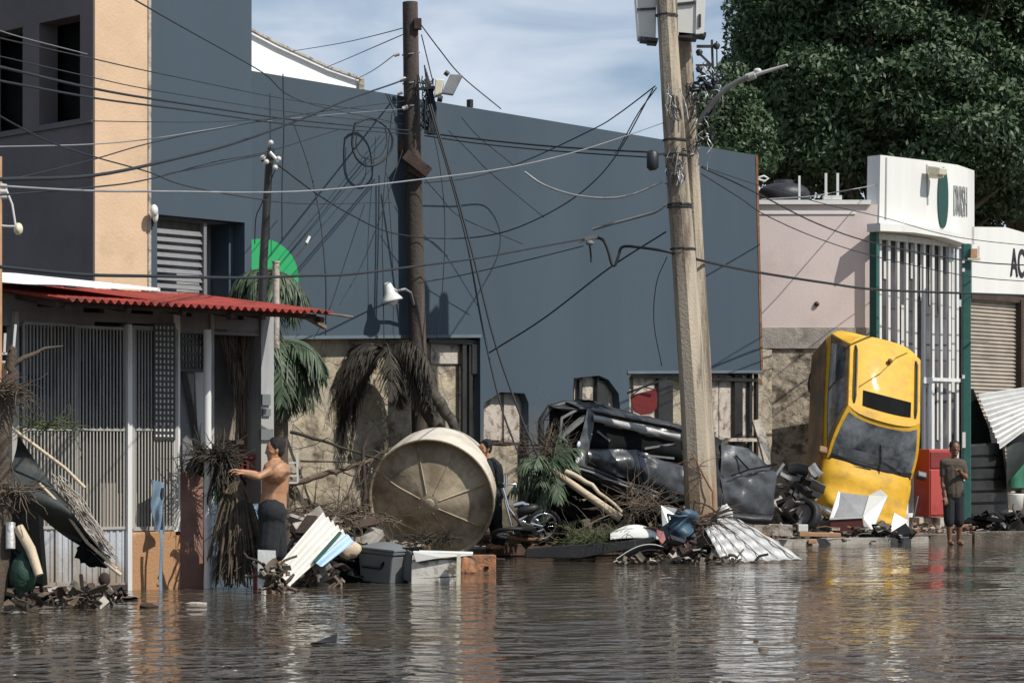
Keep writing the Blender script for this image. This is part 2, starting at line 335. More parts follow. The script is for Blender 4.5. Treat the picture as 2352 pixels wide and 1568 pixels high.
# street water
mw=bpy.data.materials.new('flood_water'); mw.use_nodes=True; t=mw.node_tree; N=t.nodes; L=t.links; b=N['Principled BSDF']
b.inputs['Roughness'].default_value=.035; b.inputs['IOR'].default_value=1.45; b.inputs['Specular IOR Level'].default_value=1.0
geo=N.new('ShaderNodeNewGeometry')
def wn(sx,sy,sc,det,rg,dist=0,off=0):
    q=N.new('ShaderNodeMapping'); q.inputs['Scale'].default_value=(sx,sy,1); q.inputs['Location'].default_value=(off,off*.6,0); q.inputs['Rotation'].default_value=(0,0,rad(-12))
    n=N.new('ShaderNodeTexNoise'); n.inputs['Scale'].default_value=sc; n.inputs['Detail'].default_value=det; n.inputs['Roughness'].default_value=rg; n.inputs['Distortion'].default_value=dist
    L.new(geo.outputs['Position'],q.inputs[0]); L.new(q.outputs[0],n.inputs[0]); return n.outputs['Fac']
n1=wn(.8,1.0,2.6,2,.5,.4); n2=wn(.8,1.,8,2,.5,.3,4); n3=wn(1,1,.35,2,.5,0,9)
amp=N.new('ShaderNodeMapRange'); amp.inputs['From Min'].default_value=.35; amp.inputs['From Max'].default_value=.68; amp.inputs['To Min'].default_value=.2; amp.inputs['To Max'].default_value=1.5; L.new(n3,amp.inputs['Value'])
sy_=N.new('ShaderNodeSeparateXYZ'); L.new(geo.outputs['Position'],sy_.inputs[0]); my=N.new('ShaderNodeMapRange'); my.inputs['From Min'].default_value=18; my.inputs['From Max'].default_value=30; my.inputs['To Min'].default_value=1.; my.inputs['To Max'].default_value=.3; L.new(sy_.outputs['Y'],my.inputs['Value'])
mz=N.new('ShaderNodeMapRange'); mz.inputs['From Min'].default_value=14.8; mz.inputs['From Max'].default_value=18.5; mz.inputs['To Min'].default_value=5.5; mz.inputs['To Max'].default_value=1.; L.new(sy_.outputs['Y'],mz.inputs['Value']); m3=N.new('ShaderNodeMath'); m3.operation='MULTIPLY'; L.new(my.outputs[0],m3.inputs[0]); L.new(mz.outputs[0],m3.inputs[1]); my=m3
mm=N.new('ShaderNodeMath'); mm.operation='MULTIPLY'; L.new(amp.outputs[0],mm.inputs[0]); L.new(my.outputs[0],mm.inputs[1]); amp=mm
b1=N.new('ShaderNodeBump'); b1.inputs['Distance'].default_value=.13; L.new(n1,b1.inputs['Height']); L.new(amp.outputs[0],b1.inputs['Strength'])
b2=N.new('ShaderNodeBump'); b2.inputs['Distance'].default_value=.018; L.new(n2,b2.inputs['Height']); L.new(b1.outputs[0],b2.inputs['Normal']); L.new(amp.outputs[0],b2.inputs['Strength'])
L.new(b2.outputs[0],b.inputs['Normal'])
mc=N.new('ShaderNodeMixRGB'); mc.inputs[1].default_value=(.062,.050,.037,1); mc.inputs[2].default_value=(.088,.073,.055,1); L.new(wn(1,1,.8,4,.5,0,2),mc.inputs[0]); L.new(mc.outputs[0],b.inputs['Base Color'])
g=MB(); g.add([(-300,2,0),(300,2,0),(300,600,0),(-300,600,0)],[(0,1,2,3)]); struct(g,'flood_water',mw)
# raised pavement in front of the walls
front=[G(650,1300,.1),G(800,1278,.1),P(1060,1262,34.5),P(1600,1259,34.8),G(1680,1244,.1),G(1900,1236,.1),G(2120,1233,.1),G(2230,1222,.1),G(2600,1219,.1),G(2900,1215,.1)]
back=[V((26,60,0)),V((-3,60,0))]
g=MB(); g.prism(flat(front+back,.1),(0,0,-.4)); struct(g,'pavement',m_conc)
# brown kerb beam beside the tank, in steps
g=MB(); a=P(1118,1262,34.4);c=P(1600,1258,34.6)
g.bar(a,c,.3,.17)
one(g,'kerb_beam',m_brownwood,'long brown painted kerb running at the water edge right of the round tank','kerb',bevel=.01)
# concrete kerb below the right building
g=MB(); a=P(2232,1224,40.1);c=P(2480,1222,40.3); g.bar(a-V((0,0,.08)),c-V((0,0,.08)),.3,.22)
one(g,'concrete_kerb',m_wet,'low concrete kerb under the shutter at the far right','kerb',bevel=.01)
g=MB(); a=P(2095,1228,40.0);c=P(2226,1227,40.1); g.bar(a-V((0,0,.08)),c-V((0,0,.08)),.35,.2)
one(g,'concrete_step',m_wet,'stained concrete step below the red cabinet','step',bevel=.01)
# ================= planes =================
W=Plane(580,33.3,1740,42.0)      # long blue wall
B=Plane(580,32.2,215,30.2)       # block (direction reversed: fix below)
B.t=W.t.copy(); B.n=W.n.copy()
H=Plane(0,24.6,640,27.0)         # small house front
S=Plane(2022,44.,2238,46.2)      # sign building
K=Plane(1745,44.,2015,44.)       # pink wall
# ---- long blue building ----
bb=thing('blue_building','tall windowless slate blue building front behind the poles','building',W.pt(6,0,-1))
g=MB()
out=[(500,150),(1740,357),(1752,857),(1746,857),(1452,857),(1445,868),(1446,905),(1441,1235),(1424,1235),(1426,960),(1421,903),(1398,872),(1376,862),(1318,868),(1316,905),(1313,1235),
     (1216,1235),(1214,925),(1205,903),(1150,900),(1112,925),(1108,1235),(1104,1235),(1103,772),(700,770),(690,772),(640,776),(500,776)]
W.poly(g,out,0,.14); part(g,'wall',m_blue,bb)
g=MB(); W.poly(g,[(500,772),(1106,768),(1106,775),(500,780)],.03,.05); W.poly(g,[(1442,852),(1752,850),(1752,856),(1442,858)],.02,.04); part(g,'wall_trim',m_bluetrim,bb)
g=MB(); W.poly(g,[(1736,357),(1741,357),(1753,857),(1748,857)],.012,.03); part(g,'corner_bead',m_rust,bb)
g=MB()   # return wall and roof slab
p=W.at(1740,357,-.14); q=W.at(1752,857,-.14)
g.prism([W.at(500,150,-.14)+V((0,0,-.5)),W.at(1740,357,-.14)+V((0,0,-.5)),W.at(1740,357,-9)+V((0,0,0)),W.pt(W.S(500),6.2,-9)],(0,0,-.12)); part(g,'roof_slab',m_conc,bb)
g=MB(); W.box(g,W.S(1735)-.15,W.S(1735),3.2,W.Z(1738,357)-.05,-9,-.16); part(g,'side_wall',m_blue,bb)
g=MB()
for x0,x1,y0 in((1063,1072,782),(1078,1086,782),(1098,1106,860),(1331,1337,870),(1372,1376,866),(1376,1398,874),(1588,1596,858),(1513,1546,858),(1611,1616,858),(1688,1706,858),(1722,1728,858),(1737,1742,858)):
    g=MB(); W.pbox(g,x0,y0,x1,1180,-.08,.06); part(g,'window_bar',m_metal,bb)
for q in((1450,858,1748,866),(985,776,1104,786),(1085,786,1104,858)):
    g=MB(); W.pbox(g,*q,-.06,.05); part(g,'lintel',m_metal,bb)
# emblem
g=MB(); pts=[]
for k in range(40):
    a=2*math.pi*k/40; pts.append((600+86*math.cos(a),640+92*math.sin(a)))
W.poly(g,pts,.03,.03); part(g,'round_sign',m_green,bb,label='flat bright green round emblem painted on the blue wall')
# white paint daub
g=MB(); W.poly(g,[(702,556),(710,541),(714,544),(707,560)],.012,.01); part(g,'paint_daub',m_white,bb)
g=MB(); W.pbox(g,1080,228,1087,246,-.02,.08); part(g,'roof_pipe',m_metal,bb)
# ---- masonry behind the openings ----
g=MB(); W.box(g,W.S(600,-.35),W.S(1760,-.35),-.3,W.Z(1000,760,-.25),-.45,-.22)
one(g,'stone_wall',m_stone,'old tan stone masonry wall seen behind and below the blue wall','wall')
g=MB()
for x0,x1,y0,y1,lb in((990,1062,782,835,'pale plaster slab under the lintel right of the wooden pole'),(1110,1150,902,1010,'left one of two pale broken plaster slabs between blue wall piers'),(1158,1210,896,1015,'right one of two pale broken plaster slabs between blue wall piers')):
    g=MB()
    W.poly(g,[(x0,y0+random.uniform(0,6)),((x0+x1)/2,y0-3),(x1,y0+4),(x1,y1),(x0,y1)],-.18,.12)
    one(g,'plaster_slab',m_conc_l,lb,'rubble')
# columns of pale plaster behind the right-hand opening
g=MB()
for x0,x1,lb in((1319,1332,'narrow pale plaster strip at the left of the small broken opening'),(1338,1372,'wide pale plaster strip in the middle of the small broken opening'),(1398,1412,'narrow pale plaster strip at the right of the small broken opening'),(1455,1512,'wide pale plaster strip behind the red bucket'),(1620,1650,'pale plaster strip touching the right side of the twin poles'),(1652,1690,'middle pale plaster strip in the opening right of the twin poles'),(1706,1724,'narrow pale plaster strip near the blue wall corner')):
    g=MB(); W.pbox(g,x0,862,x1,1008,-.17,.05); one(g,'plaster_strip',m_conc_l,lb,'wall strip')
for q,lb in(((1420,1000,1560,1012,-.05,.12),'pale sill of the opening behind the red bucket'),((1636,1005,1740,1013,-.02,.12),'pale sill of the opening right of the twin poles')):
    g=MB(); W.pbox(g,*q); one(g,'window_ledge',m_conc_l,lb,'sill')
# ---- block at the left ----
bl=thing('tower_block','tall flat-roofed block with peach corner strip and slate blue front, left of frame','building',B.pt(B.S(400),0,-2))
s0,s1,s2=B.S(215),B.S(340),B.S(578); ZT=9.5
n0,n1=B.S(361),B.S(562); nz1=B.Z(361,492)
g=MB(); B.wall(g,(s1,s2),(-.3,ZT),0,.25,[(n0,n1,1.5,nz1)]); part(g,'wall',m_blue,bl)
g=MB(); B.box(g,s0,s1,-.3,ZT,-.25,.03); part(g,'corner_wall',m_tan,bl,label='sunlit peach plaster corner strip')
g=MB(); B.box(g,s1-.03,s1+.015,-.3,ZT,.031,.05); part(g,'edge_bead',m_conc_l,bl)
g=MB(); B.box(g,s2-.2,s2,-.3,ZT,-1.6,-.252); part(g,'return_wall',m_blue,bl)
g=MB(); B.box(g,n0-.1,n1+.05,1.4,nz1,-.75,-.65); B.box(g,n1+.001,n1+.1,1.4,nz1,-.65,-.251); B.box(g,n0-.1,n0-.001,1.4,nz1,-.65,-.251); B.box(g,n0-.1,n1+.1,nz1+.001,nz1+.1,-.75,-.251)
part(g,'window_recess',m_bar,bl)
lo=g=MB(); a0,a1=n0+.02,B.S(481)
for k in range(32): 
    z=1.9+k*.105
    if z<nz1-.1: g.box(B.pt((a0+a1)/2,z,-.14),(a1-a0,.012,.085),B.R()@Matrix.Rotation(rad(-35),3,'X'))
for s in(a0,a1,): B.box(g,s-.025,s+.025,1.5,nz1-.05,-.19,-.09)
part(g,'louvre',m_greymetal,bl)
# side wall in shade (perpendicular), with window openings
SD=Plane(215,30.2,100,31); SD.o=B.pt(s0,0,-.01); SD.t=-B.n.copy(); SD.n=-B.t.copy()
def sds(x): return SD.S(x)
zb=SD.Z(25,285); zt=SD.Z(25,58)
hs=[(sds(x1),sds(x0),SD.Z(150,278),SD.Z(150,41)) for x0,x1 in((-40,52),(90,159))]+[(.285,.60,SD.Z(150,278),SD.Z(150,41))]
g=MB(); SD.wall(g,(0.0,8.),(-.3,ZT),0,.3,hs)
part(g,'side_wall',m_lilac,bl)
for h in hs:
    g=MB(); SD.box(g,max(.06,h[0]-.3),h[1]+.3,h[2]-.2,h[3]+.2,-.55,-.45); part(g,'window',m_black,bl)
g=MB(); SD.box(g,0,8,SD.Z(150,292),SD.Z(150,286),.0,.03); part(g,'ledge',m_lilac,bl)
g=MB(); g.prism([B.pt(s0,ZT+.002,0),B.pt(s2,ZT+.002,0),B.pt(s2,ZT+.002,-8),B.pt(s0,ZT+.002,-8)],(0,0,.2)); part(g,'roof',m_conc,bl)
# ---- white gable roof far behind ----
g=MB(); D=Plane(520,50,900,55)
D.poly(g,[(480,20),(560,66),(640,108),(760,163),(828,186),(832,203),(700,330),(480,330)],0,5)
wb=thing('white_building','bright white gable end of a building rising behind the blue wall','building',D.pt(D.S(620),0,-2))
part(g,'wall',m_whiteroof,wb)
g=MB()
for a,c in(((480,14),(560,60)),((560,60),(640,102)),((640,102),(760,157)),((760,157),(832,182))):
    g.bar(D.at(*a,.1),D.at(*c,.1),.08,.05)
g.bar(D.at(831,182,.1),D.at(831,206,.1),.12,.12)
part(g,'eave_trim',m_conc_l,wb)
g=MB(); D.box(g,D.S(480),D.S(820),-.3,4.5,-4.9,-.1); part(g,'lower_wall',m_white,wb)
# ================= pink building =================
pk=thing('pink_building','low pale pink plastered building between the blue wall and the white sign','building',K.pt(1,0,-2))
k0,k1=K.S(1700),K.S(2018); kz=K.Z(1745,470); km=K.Z(1745,752)
g=MB(); K.box(g,k0,k1,km,kz,-.3,0); part(g,'wall',m_pink,pk)
g=MB(); K.box(g,k0,K.S(2000),kz+.001,K.Z(1745,460),-.35,.06); K.box(g,k0,K.S(1965),K.Z(1745,492),K.Z(1745,486),0.001,.02); part(g,'cornice',m_white,pk)
g=MB(); K.box(g,k0,k1,K.Z(1745,800),km-.001,-.3,.015); part(g,'concrete_band',m_conc,pk)
g=MB(); K.box(g,k0,k1,-.3,K.Z(1745,800)-.001,-.3,-.03); part(g,'lower_wall',m_stone2,pk)
g=MB(); g.prism([K.pt(k0,kz-.05,-.31),K.pt(k1,kz-.05,-.31),K.pt(k1,kz-.05,-9),K.pt(k0,kz-.05,-9)],(0,0,-.15)); part(g,'roof_slab',m_conc,pk)
g=MB(); K.box(g,k0,k0+.2,-.3,kz-.2,-9,-.3); part(g,'side_wall',m_pink,pk)
g=MB(); c=K.at(1876,698,.02); g.ell(c,(.05,.04,.05)); part(g,'wall_hook',m_metal,pk)
g=MB(); Kt=K.at(1800,452,-1.6)
M_=Matrix.Translation(V((Kt.x,Kt.y,kz-.05)))
g.lathe([(0,0),(.5,0),(.52,.02),(.52,.25),(.5,.27),(.52,.30),(.52,.45),(.46,.54),(.36,.6),(.20,.64),(.19,.70),(0,.71)],28,M_)
one(g,'water_tank',m_plastd,'black plastic rooftop water tank standing on the pink building','water tank')
g=MB()
for x in(1897,1924): g.bar(K.at(x,462,-.1),K.at(x,398,-.1),.045)
g.bar(K.at(1890,455,-.1),K.at(1932,455,-.1),.22,.08); one(g,'roof_frame',m_whitemetal,'white two-post frame standing on the pink roof edge','frame')
g=MB(); g.bar(K.at(1836,470,-.6),K.at(1836,404,-.6),.04); one(g,'roof_pole',m_whitemetal,'thin white rod beside the black rooftop tank','rod')
g=MB(); g.tube([K.at(1742,408,-.3),K.at(1755,404,-.3),K.at(1765,410,-.3),K.at(1757,416,-.3),K.at(1742,412,-.3)],.02,6); one(g,'roof_bracket',m_whitemetal,'small white hooked bracket at the blue wall corner by the rooftop tank','bracket')
# ================= sign building =================
sg=thing('sign_building','white fronted shop with tall sign panel, green oval and barred glass front','building',S.pt(1.5,0,-2))
def curve_pts(pl,xs,yt,off): return [pl.at(x,y,off) for x,y in zip(xs,yt)]
g=MB(); S.poly(g,[(2022,356),(2130,369),(2200,379),(2238,392),(2238,562),(2100,548),(2018,545),(2019,530)],-.0,.3)
part(g,'sign_panel',m_white,sg)
g=MB(); S.poly(g,[(2022,512),(2100,517),(2170,528),(2218,540),(2230,546),(2230,566),(2218,560),(2170,545),(2100,534),(2022,530)],.32,.31); part(g,'canopy',m_white,sg)
g=MB(); S.poly(g,[(2035,362),(2038,362),(2036,505),(2033,505)],.012,.02); S.poly(g,[(2128,378),(2131,378),(2133,470),(2130,470)],.012,.02); part(g,'panel_joint',m_letter,sg)
g=MB(); pts=[]
for k in range(28):
    a=2*math.pi*k/28; pts.append((2167+11.5*math.copysign(abs(math.cos(a))**.8,math.cos(a)),454+70*math.sin(a)))
S.poly(g,pts,.03,.03); part(g,'oval_emblem',m_teal_d,sg,label='dark green tall oval emblem')
g=MB(); p=S.at(2152,392,.25); g.box(p,(.26,.3,.14),S.R()@Matrix.Rotation(rad(12),3,'X')); p=S.at(2150,403,.2); g.box(p,(.22,.22,.10),S.R()); part(g,'sign_lamp',m_beige,sg,bevel=.02)
def text(s,loc,size,R,mt,name,parent,sx=1.,ext=.008,bold=0):
    cu=bpy.data.curves.new(name,'FONT'); cu.body=s; cu.size=size; cu.extrude=ext; cu.offset=bold; cu.align_x='CENTER'; cu.align_y='CENTER'
    o=bpy.data.objects.new('tmp',cu); COL.objects.link(o); o.matrix_world=Matrix.Translation(loc)@R.to_4x4()@Matrix.Diagonal((sx,1,1,1))
    bpy.context.view_layer.update(); me=bpy.data.meshes.new_from_object(o.evaluated_get(bpy.context.evaluated_depsgraph_get())); me.transform(o.matrix_world)
    bpy.data.objects.remove(o); off=ORG.get(parent.name); me.transform(Matrix.Translation(-off)); me.materials.clear(); me.materials.append(mt)
    q=bpy.data.objects.new(name,me); COL.objects.link(q); q.parent=parent; ORG[q.name]=off; return q
RT=Matrix((S.t,V((0,0,1)),S.n)).transposed()
text('DXRSH',S.at(2206,466,.012),.86,RT,m_letter,'sign_lettering',sg,sx=.17,ext=.01)
# glazed barred front
zt=S.Z(2022,545); zb_=.1
gz=MB(); S.box(gz,S.S(2019),S.S(2208),zb_,zt,-.22,-.18); part(gz,'glass_front',m_glass,sg)
g=MB()
for x,y0,y1 in((2092,560,640),(2114,555,690),(2135,560,700),(2156,565,720),(2030,600,640),(2054,860,1000),(2152,880,1010),(2186,600,900),(2070,700,900)):
    S.pbox(g,x,y0,x+7,y1,-.155,.01)
part(g,'blind_strips',m_cab,sg)
g=MB()
for x in(2023,2043,2064,2084,2104,2124,2144,2163,2182,2200): S.pbox(g,x-2.5,535,x+2.5,1200,.0,.05)
S.pbox(g,2010,534,2208,548,.03,.04); S.pbox(g,2128,866,2206,874,.04,.04); S.pbox(g,2133,874,2142,1200,.04,.04); S.pbox(g,2122,866,2142,880,.06,.05)
S.pbox(g,2019,1180,2208,1215,.0,.06)
part(g,'bar_grille',m_whitemetal,sg)
g=MB(); S.pbox(g,2013,530,2019,1230,.1,.16); part(g,'green_pilaster',m_tealp,sg)
g=MB(); S.poly(g,[(2238,521),(2310,522),(2352,534),(2440,545),(2600,560),(2600,700),(2440,688),(2352,680),(2232,672),(2232,521)],.0,.3); part(g,'fascia',m_white,sg)
text('ACT',S.at(2345,608,.01),.80,RT,m_letterk,'shop_lettering',sg,sx=.48,ext=.01,bold=.012)
g=MB()
def shut(u,v):
    s=S.S(2236)+u*(S.S(2600)-S.S(2236)); z=.2+v*(S.Z(2236,676)-.2); return S.pt(s,z,-.12+.024*math.cos(v*2*math.pi*58))
g.grid(shut,1,58*6,-S.n*.01); part(g,'roller_shutter',m_shut,sg)
g=MB(); S.pbox(g,2232,672,2600,686,-.01,.3); S.box(g,S.S(2344),S.S(2344)+.1,.1,S.Z(2344,690),-.1,.02); part(g,'shutter_box',m_darkwood,sg)
g=MB(); S.box(g,S.S(2010),S.S(2600),-.3,.22,-.6,-.24); part(g,'base_wall',m_conc,sg)
g=MB(); S.box(g,S.S(2010),S.S(2700),.2,S.Z(2236,700),-6,-.5); part(g,'shop_body',m_conc,sg)
# green post with lamp box
gp=thing('green_post','dark green painted steel post on the pavement before the barred shop front','post',P(2218,1212,44.6))
g=MB(); a=P(2219,1213,44.6); g.bar(a,P(2219,560,a.y),.16,.16); part(g,'post',m_tealp,gp,bevel=.015)
g=MB()
for y in(600,620,865,1100): g.box(P(2213,y,a.y-.09),(.05,.03,.07))
g.box(P(2214,1010,a.y-.09),(.06,.02,.30)); part(g,'sticker',m_white,gp)
g=MB(); c=P(2236,582,a.y-.1); g.box(c,(.12,.14,.17)); part(g,'lamp_box',m_orangewood,gp,label='small orange lamp box on the post')
g=MB(); g.bar(c+V((.10,0,-.12)),c+V((.10,0,.14)),.03); g.bar(c+V((-.12,0,-.11)),c+V((.12,0,-.11)),.16,.03); part(g,'lamp_bracket',m_beige,gp)
# ================= small house at the left =================
hs_=thing('small_house','low open-fronted house with red sheet roof, white bars and orange wall','building',H.pt(1.5,0,-1))
X=H.S
def hz(y,x=300,off=0): return H.Z(x,y,off)
s_l,s_r=X(-160),X(628)
# top band with slots
slots=[]
for x0,x1,y0,y1 in((85,140,687,704),(192,240,700,717),(300,352,703,720),(395,440,708,725),(520,560,716,733),(50,110,740,748),(125,165,744,752),(217,290,738,752),(303,352,742,755)):
    slots.append((X(x0),X(x1),H.Z(x0,y1),H.Z(x0,y0)))
g=MB(); H.wall(g,(s_l,s_r),(hz(757),3.22),0,.12,slots); part(g,'fascia_beam',m_greymetal,hs_)
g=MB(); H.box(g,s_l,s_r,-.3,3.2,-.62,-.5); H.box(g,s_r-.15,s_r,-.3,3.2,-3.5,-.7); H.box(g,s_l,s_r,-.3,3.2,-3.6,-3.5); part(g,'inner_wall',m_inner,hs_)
g=MB()
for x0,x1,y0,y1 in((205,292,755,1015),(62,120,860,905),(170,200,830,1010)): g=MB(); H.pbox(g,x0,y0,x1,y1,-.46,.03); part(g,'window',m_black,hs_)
for x0,x1 in((28,44),(400,414),(484,492),(600,629)):
    g=MB(); H.pbox(g,x0,715,x1,1220 if x0==400 else 1400,.03,.12 if x0<600 else .3); part(g,'post',m_whitemetal if x0==400 else m_bar,hs_)
# roof: red corrugated sheet
def roof(s0,s1,o0,o1,z0,z1,per,am,nu,sag=0):
    def f(u,v):
        s=s0+u*(s1-s0); o=o0+v*(o1-o0); z=z0+v*(z1-z0)+am*math.sin(2*math.pi*s/per)-sag*max(0,u-.8)*5*math.sin(s*9)*.5
        return H.pt(s,z,o)
    return f
g=MB(); RE=H.S(765,1.2); n=int((RE-X(20))/.09*6)
g.grid(roof(X(20),RE,1.2,-1.5,3.10,3.43,.10,.022,n,.03),n,6,(0,0,-.006)); part(g,'roof',m_redroof,hs_)
g=MB(); n=int((X(372)-X(-150))/.2*6)
g.grid(roof(X(-150),H.S(368,.9),.9,-1.8,3.26,3.56,.9,.006,n),n,3,(0,0,.035))
part(g,'white_roof_panel',m_whiteroof,hs_)
g=MB()
for s in(X(40),X(175),X(300),X(410),X(480),X(612)): g.bar(H.pt(s,3.02,1.08),H.pt(s,3.42,-1.4),.05,.06)
g.bar(H.pt(X(20),3.06,1.0),H.pt(RE-.1,3.06,1.0),.04,.05); part(g,'rafter',m_darkwood,hs_)
g=MB(); g.bar(H.pt(X(640),2.95,.9),H.pt(RE-.3,3.08,1.0),.06,.04); g.tube([H.pt(RE-.2,3.1,1.1),H.pt(RE+.1,3.08,1.15),H.pt(RE+.28,3.06,1.2)],.015,6); part(g,'loose_batten',m_stick,hs_)
# gates / grilles
def grille(name,x0,x1,y0,y1,step,rails,label=None,wd=.014,frame=.03,off=.02):
    g=MB(); s0,s1=X(x0),X(x1); z1=H.Z(x0,y0);z0=H.Z(x0,y1); n=max(2,int((s1-s0)/step))
    for k in range(1,n):
        s=s0+(s1-s0)*k/n; H.box(g,s-wd/2,s+wd/2,z0,z1,off-.02,off)
    b=part(g,name,m_bar,hs_,label)
    g=MB()
    for s in(s0,s1): H.box(g,s-frame/2,s+frame/2,z0,z1,off-.03,off+.012)
    H.box(g,s0,s1,z0-frame/2,z0+frame/2,off-.028,off+.01); H.box(g,s0,s1,z1-frame/2,z1+frame/2,off-.028,off+.01)
    for y in rails: z=H.Z(x0,y); H.box(g,s0,s1,z-.012,z+.012,off-.027,off+.009)
    part(g,'frame',m_bar,b); return b
grille('gate',52,172,742,1212,.042,(985,))
grille('gate',174,298,750,1214,.042,(986,))
grille('window_grille',303,402,752,1214,.040,(986,),frame=.045)
g=MB(); z0,z1=H.Z(90,1345),H.Z(90,1216)
def plate(x0,x1):
    def f(u,v): s=X(x0)+u*(X(x1)-X(x0)); ph=(s/.075)%1; return H.pt(s,z0+v*(z1-z0),.0+.012*(1 if ph<.5 else 0))
    return f
g=MB(); H.pbox(g,52,1340,172,1350,.03,.04); H.pbox(g,174,1342,298,1352,.03,.04); H.pbox(g,50,1214,56,1350,.03,.04); H.pbox(g,168,1214,178,1350,.03,.04); H.pbox(g,128,1216,131,1345,.03,.02); H.pbox(g,232,1216,235,1345,.03,.02); part(g,'plate_frame',m_gateplate,hs_)
g=MB(); g.grid(plate(54,170),90,1,-H.n*.008,sm=False); g.grid(plate(177,297),90,1,-H.n*.008,sm=False); part(g,'gate_plate',m_gateplate,hs_)
g=MB(); H.pbox(g,294,745,304,1420,.07,.09); part(g,'door_post',m_whitemetal,hs_,label='bright white gate post standing in the water')
g=MB(); H.pbox(g,100,1350,294,1362,.05,.12); H.pbox(g,54,1352,96,1366,.03,.1); part(g,'gate_sill',m_darkwood,hs_)
# lattice
g=MB(); H.pbox(g,356,742,398,1010,.034,.008); H.pbox(g,418,744,470,846,-.1,.02); part(g,'painted_light_backing',m_white,hs_)  # white panels stand in for the light seen through the lattice
g=MB()
for x in range(356,402,9): H.pbox(g,x-1.9,742,x+1.9,1010,.044,.01)
for y in range(745,1012,13): H.pbox(g,354,y-2.6,400,y+2.6,.047,.01)
for x in range(418,474,8): H.pbox(g,x-2,744,x+2,846,-.08,.02)
for y in(756,764,778,790,812,830,845): H.pbox(g,416,y-3,472,y+3,-.075,.02)
part(g,'lattice',m_metal,hs_)
# door bay
g=MB(); H.pbox(g,415,850,446,1085,-.06,.05); part(g,'door_panel',m_greymetal,hs_)
g=MB(); H.poly(g,[(447,840),(470,830),(470,1060),(458,1062)],-.2,.03); H.poly(g,[(446,1060),(470,1055),(470,1130),(446,1140)],-.18,.03); part(g,'light_board',m_white,hs_)
g=MB(); g.bar(H.at(424,855,-.02),H.at(462,1050,-.02),.05); H.pbox(g,414,846,484,853,.02,.04); g.tube([H.at(470,765,0),H.at(476,760,.02),H.at(478,795,.02)],.02,6); part(g,'door_brace',m_metal,hs_)
g=MB(); H.pbox(g,414,1082,466,1400,-.02,.3); part(g,'red_brown_pier',m_brown,hs_)
g=MB(); H.pbox(g,304,1222,404,1400,.05,.2); H.pbox(g,404.3,1228,415,1400,.048,.2); part(g,'low_wall',m_orange,hs_,bevel=.01)
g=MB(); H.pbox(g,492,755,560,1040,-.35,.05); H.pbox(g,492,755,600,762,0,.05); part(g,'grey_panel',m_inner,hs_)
g=MB(); H.pbox(g,559,757,596,1045,-.25,.06); part(g,'brown_door',m_brownwood,hs_)
g=MB(); H.pbox(g,492,1040,596,1400,-.3,.05); H.pbox(g,500,1010,560,1020,-.2,.04); part(g,'lower_panel',m_darkwood,hs_)
for q in((603,905,622,930,.06,.03),(605,938,622,955,.06,.03),(600,985,628,1010,.07,.04)): g=MB(); H.pbox(g,*q); part(g,'meter_box',m_greybox,hs_)
# torn net hanging in the bay
g=MB()
for k in range(26):
    x=random.uniform(500,590); y=758; pts=[]
    tx=random.uniform(530,560)
    for i in range(7): u=i/6; pts.append(H.at(x+(tx-x)*u+random.uniform(-5,5),y+u*random.uniform(60,260),-.1+random.uniform(-.05,.05)))
    g.tube(pts,.004,4)
one(g,'torn_net',m_stick,'tangled torn netting hanging in the open bay of the house','net')
# free standing white pipe post
g=MB(); a=H.at(477,1400,.35); c=H.at(477,757,.35); pts=[a.lerp(c,i/12)+V((random.uniform(-.006,.006),0,0)) for i in range(13)]; g.tube(pts,.045,14)
wp=one(g,'porch_post',m_whitemetal,'peeling white pipe post standing in the water before the house bay','post')
# blue strip (rag on a thin pole) against orange wall
rg=thing('ragged_pole','thin dark pole wrapped with a torn blue rag before the orange wall','pole',H.at(371,1385,.3))
g=MB(); g.tube([H.at(372,1395,.3),H.at(371,1250,.28),H.at(374,1120,.2)],.014,8); part(g,'pole',m_metal,rg)
def rag(u,v): 
    x=351+u*25+ (8*v-6)*.8*(1-u) + 3*math.sin(v*9); y=1100+v*118+u*8; p=H.at(x,y,.22+.04*math.sin(u*5+v*6)); return p
g=MB(); g.grid(rag,8,14,-H.n*.008); 
def rag2(u,v): return H.at(367+u*7+math.sin(v*7)*1.5,1216+v*170,.33+.01*math.sin(v*9))
g.grid(rag2,3,14,-H.n*.006); part(g,'blue_rag',m_bluepale,rg)
# white floodlight on blue block, left lamp and pole
fl=thing('wall_lamp','small white lamp fixed on the wall beside the louvred window','lamp',B.at(354,520,.02))
g=MB(); p=B.at(354,484,.18); g.ell(p,(.055,.08,.085)); g.ell(B.at(357,496,.16),(.04,.05,.09)); part(g,'lamp_head',m_whitemetal,fl)
g=MB(); g.bar(B.at(356,495,0),B.at(358,500,.15),.04); g.tube([B.at(353,505,.03),B.at(352,520,.03)],.015,6); part(g,'lamp_arm',m_metal,fl)
pl=thing('edge_pole','brown utility pole at the very left edge of the view','pole',P(-6,1400,22.))
g=MB(); g.tube([P(-8,1420,22),P(-6,900,22),P(-5,360,22)],[.05,.045,.04],10); part(g,'pole',m_orangewood,pl)
g=MB(); c=P(42,526,22); g.ell(c,(.045,.03,.06)); g.ell(c+V((0,.0,.0)),(.03,.045,.045)); part(g,'lamp_head',m_beige,pl)
g=MB(); g.tube([P(-5,518,22),P(20,520,22),P(40,520,22)],.012,6); g.tube([P(12,430,22),P(28,470,22),P(36,520,22)],.012,6); part(g,'lamp_arm',m_ceram,pl)
g=MB(); 
for y in(428,440,452): g.tube([P(2,y,22),P(16,y,22)],[.03,.02],8)
part(g,'insulator',m_ceram,pl)
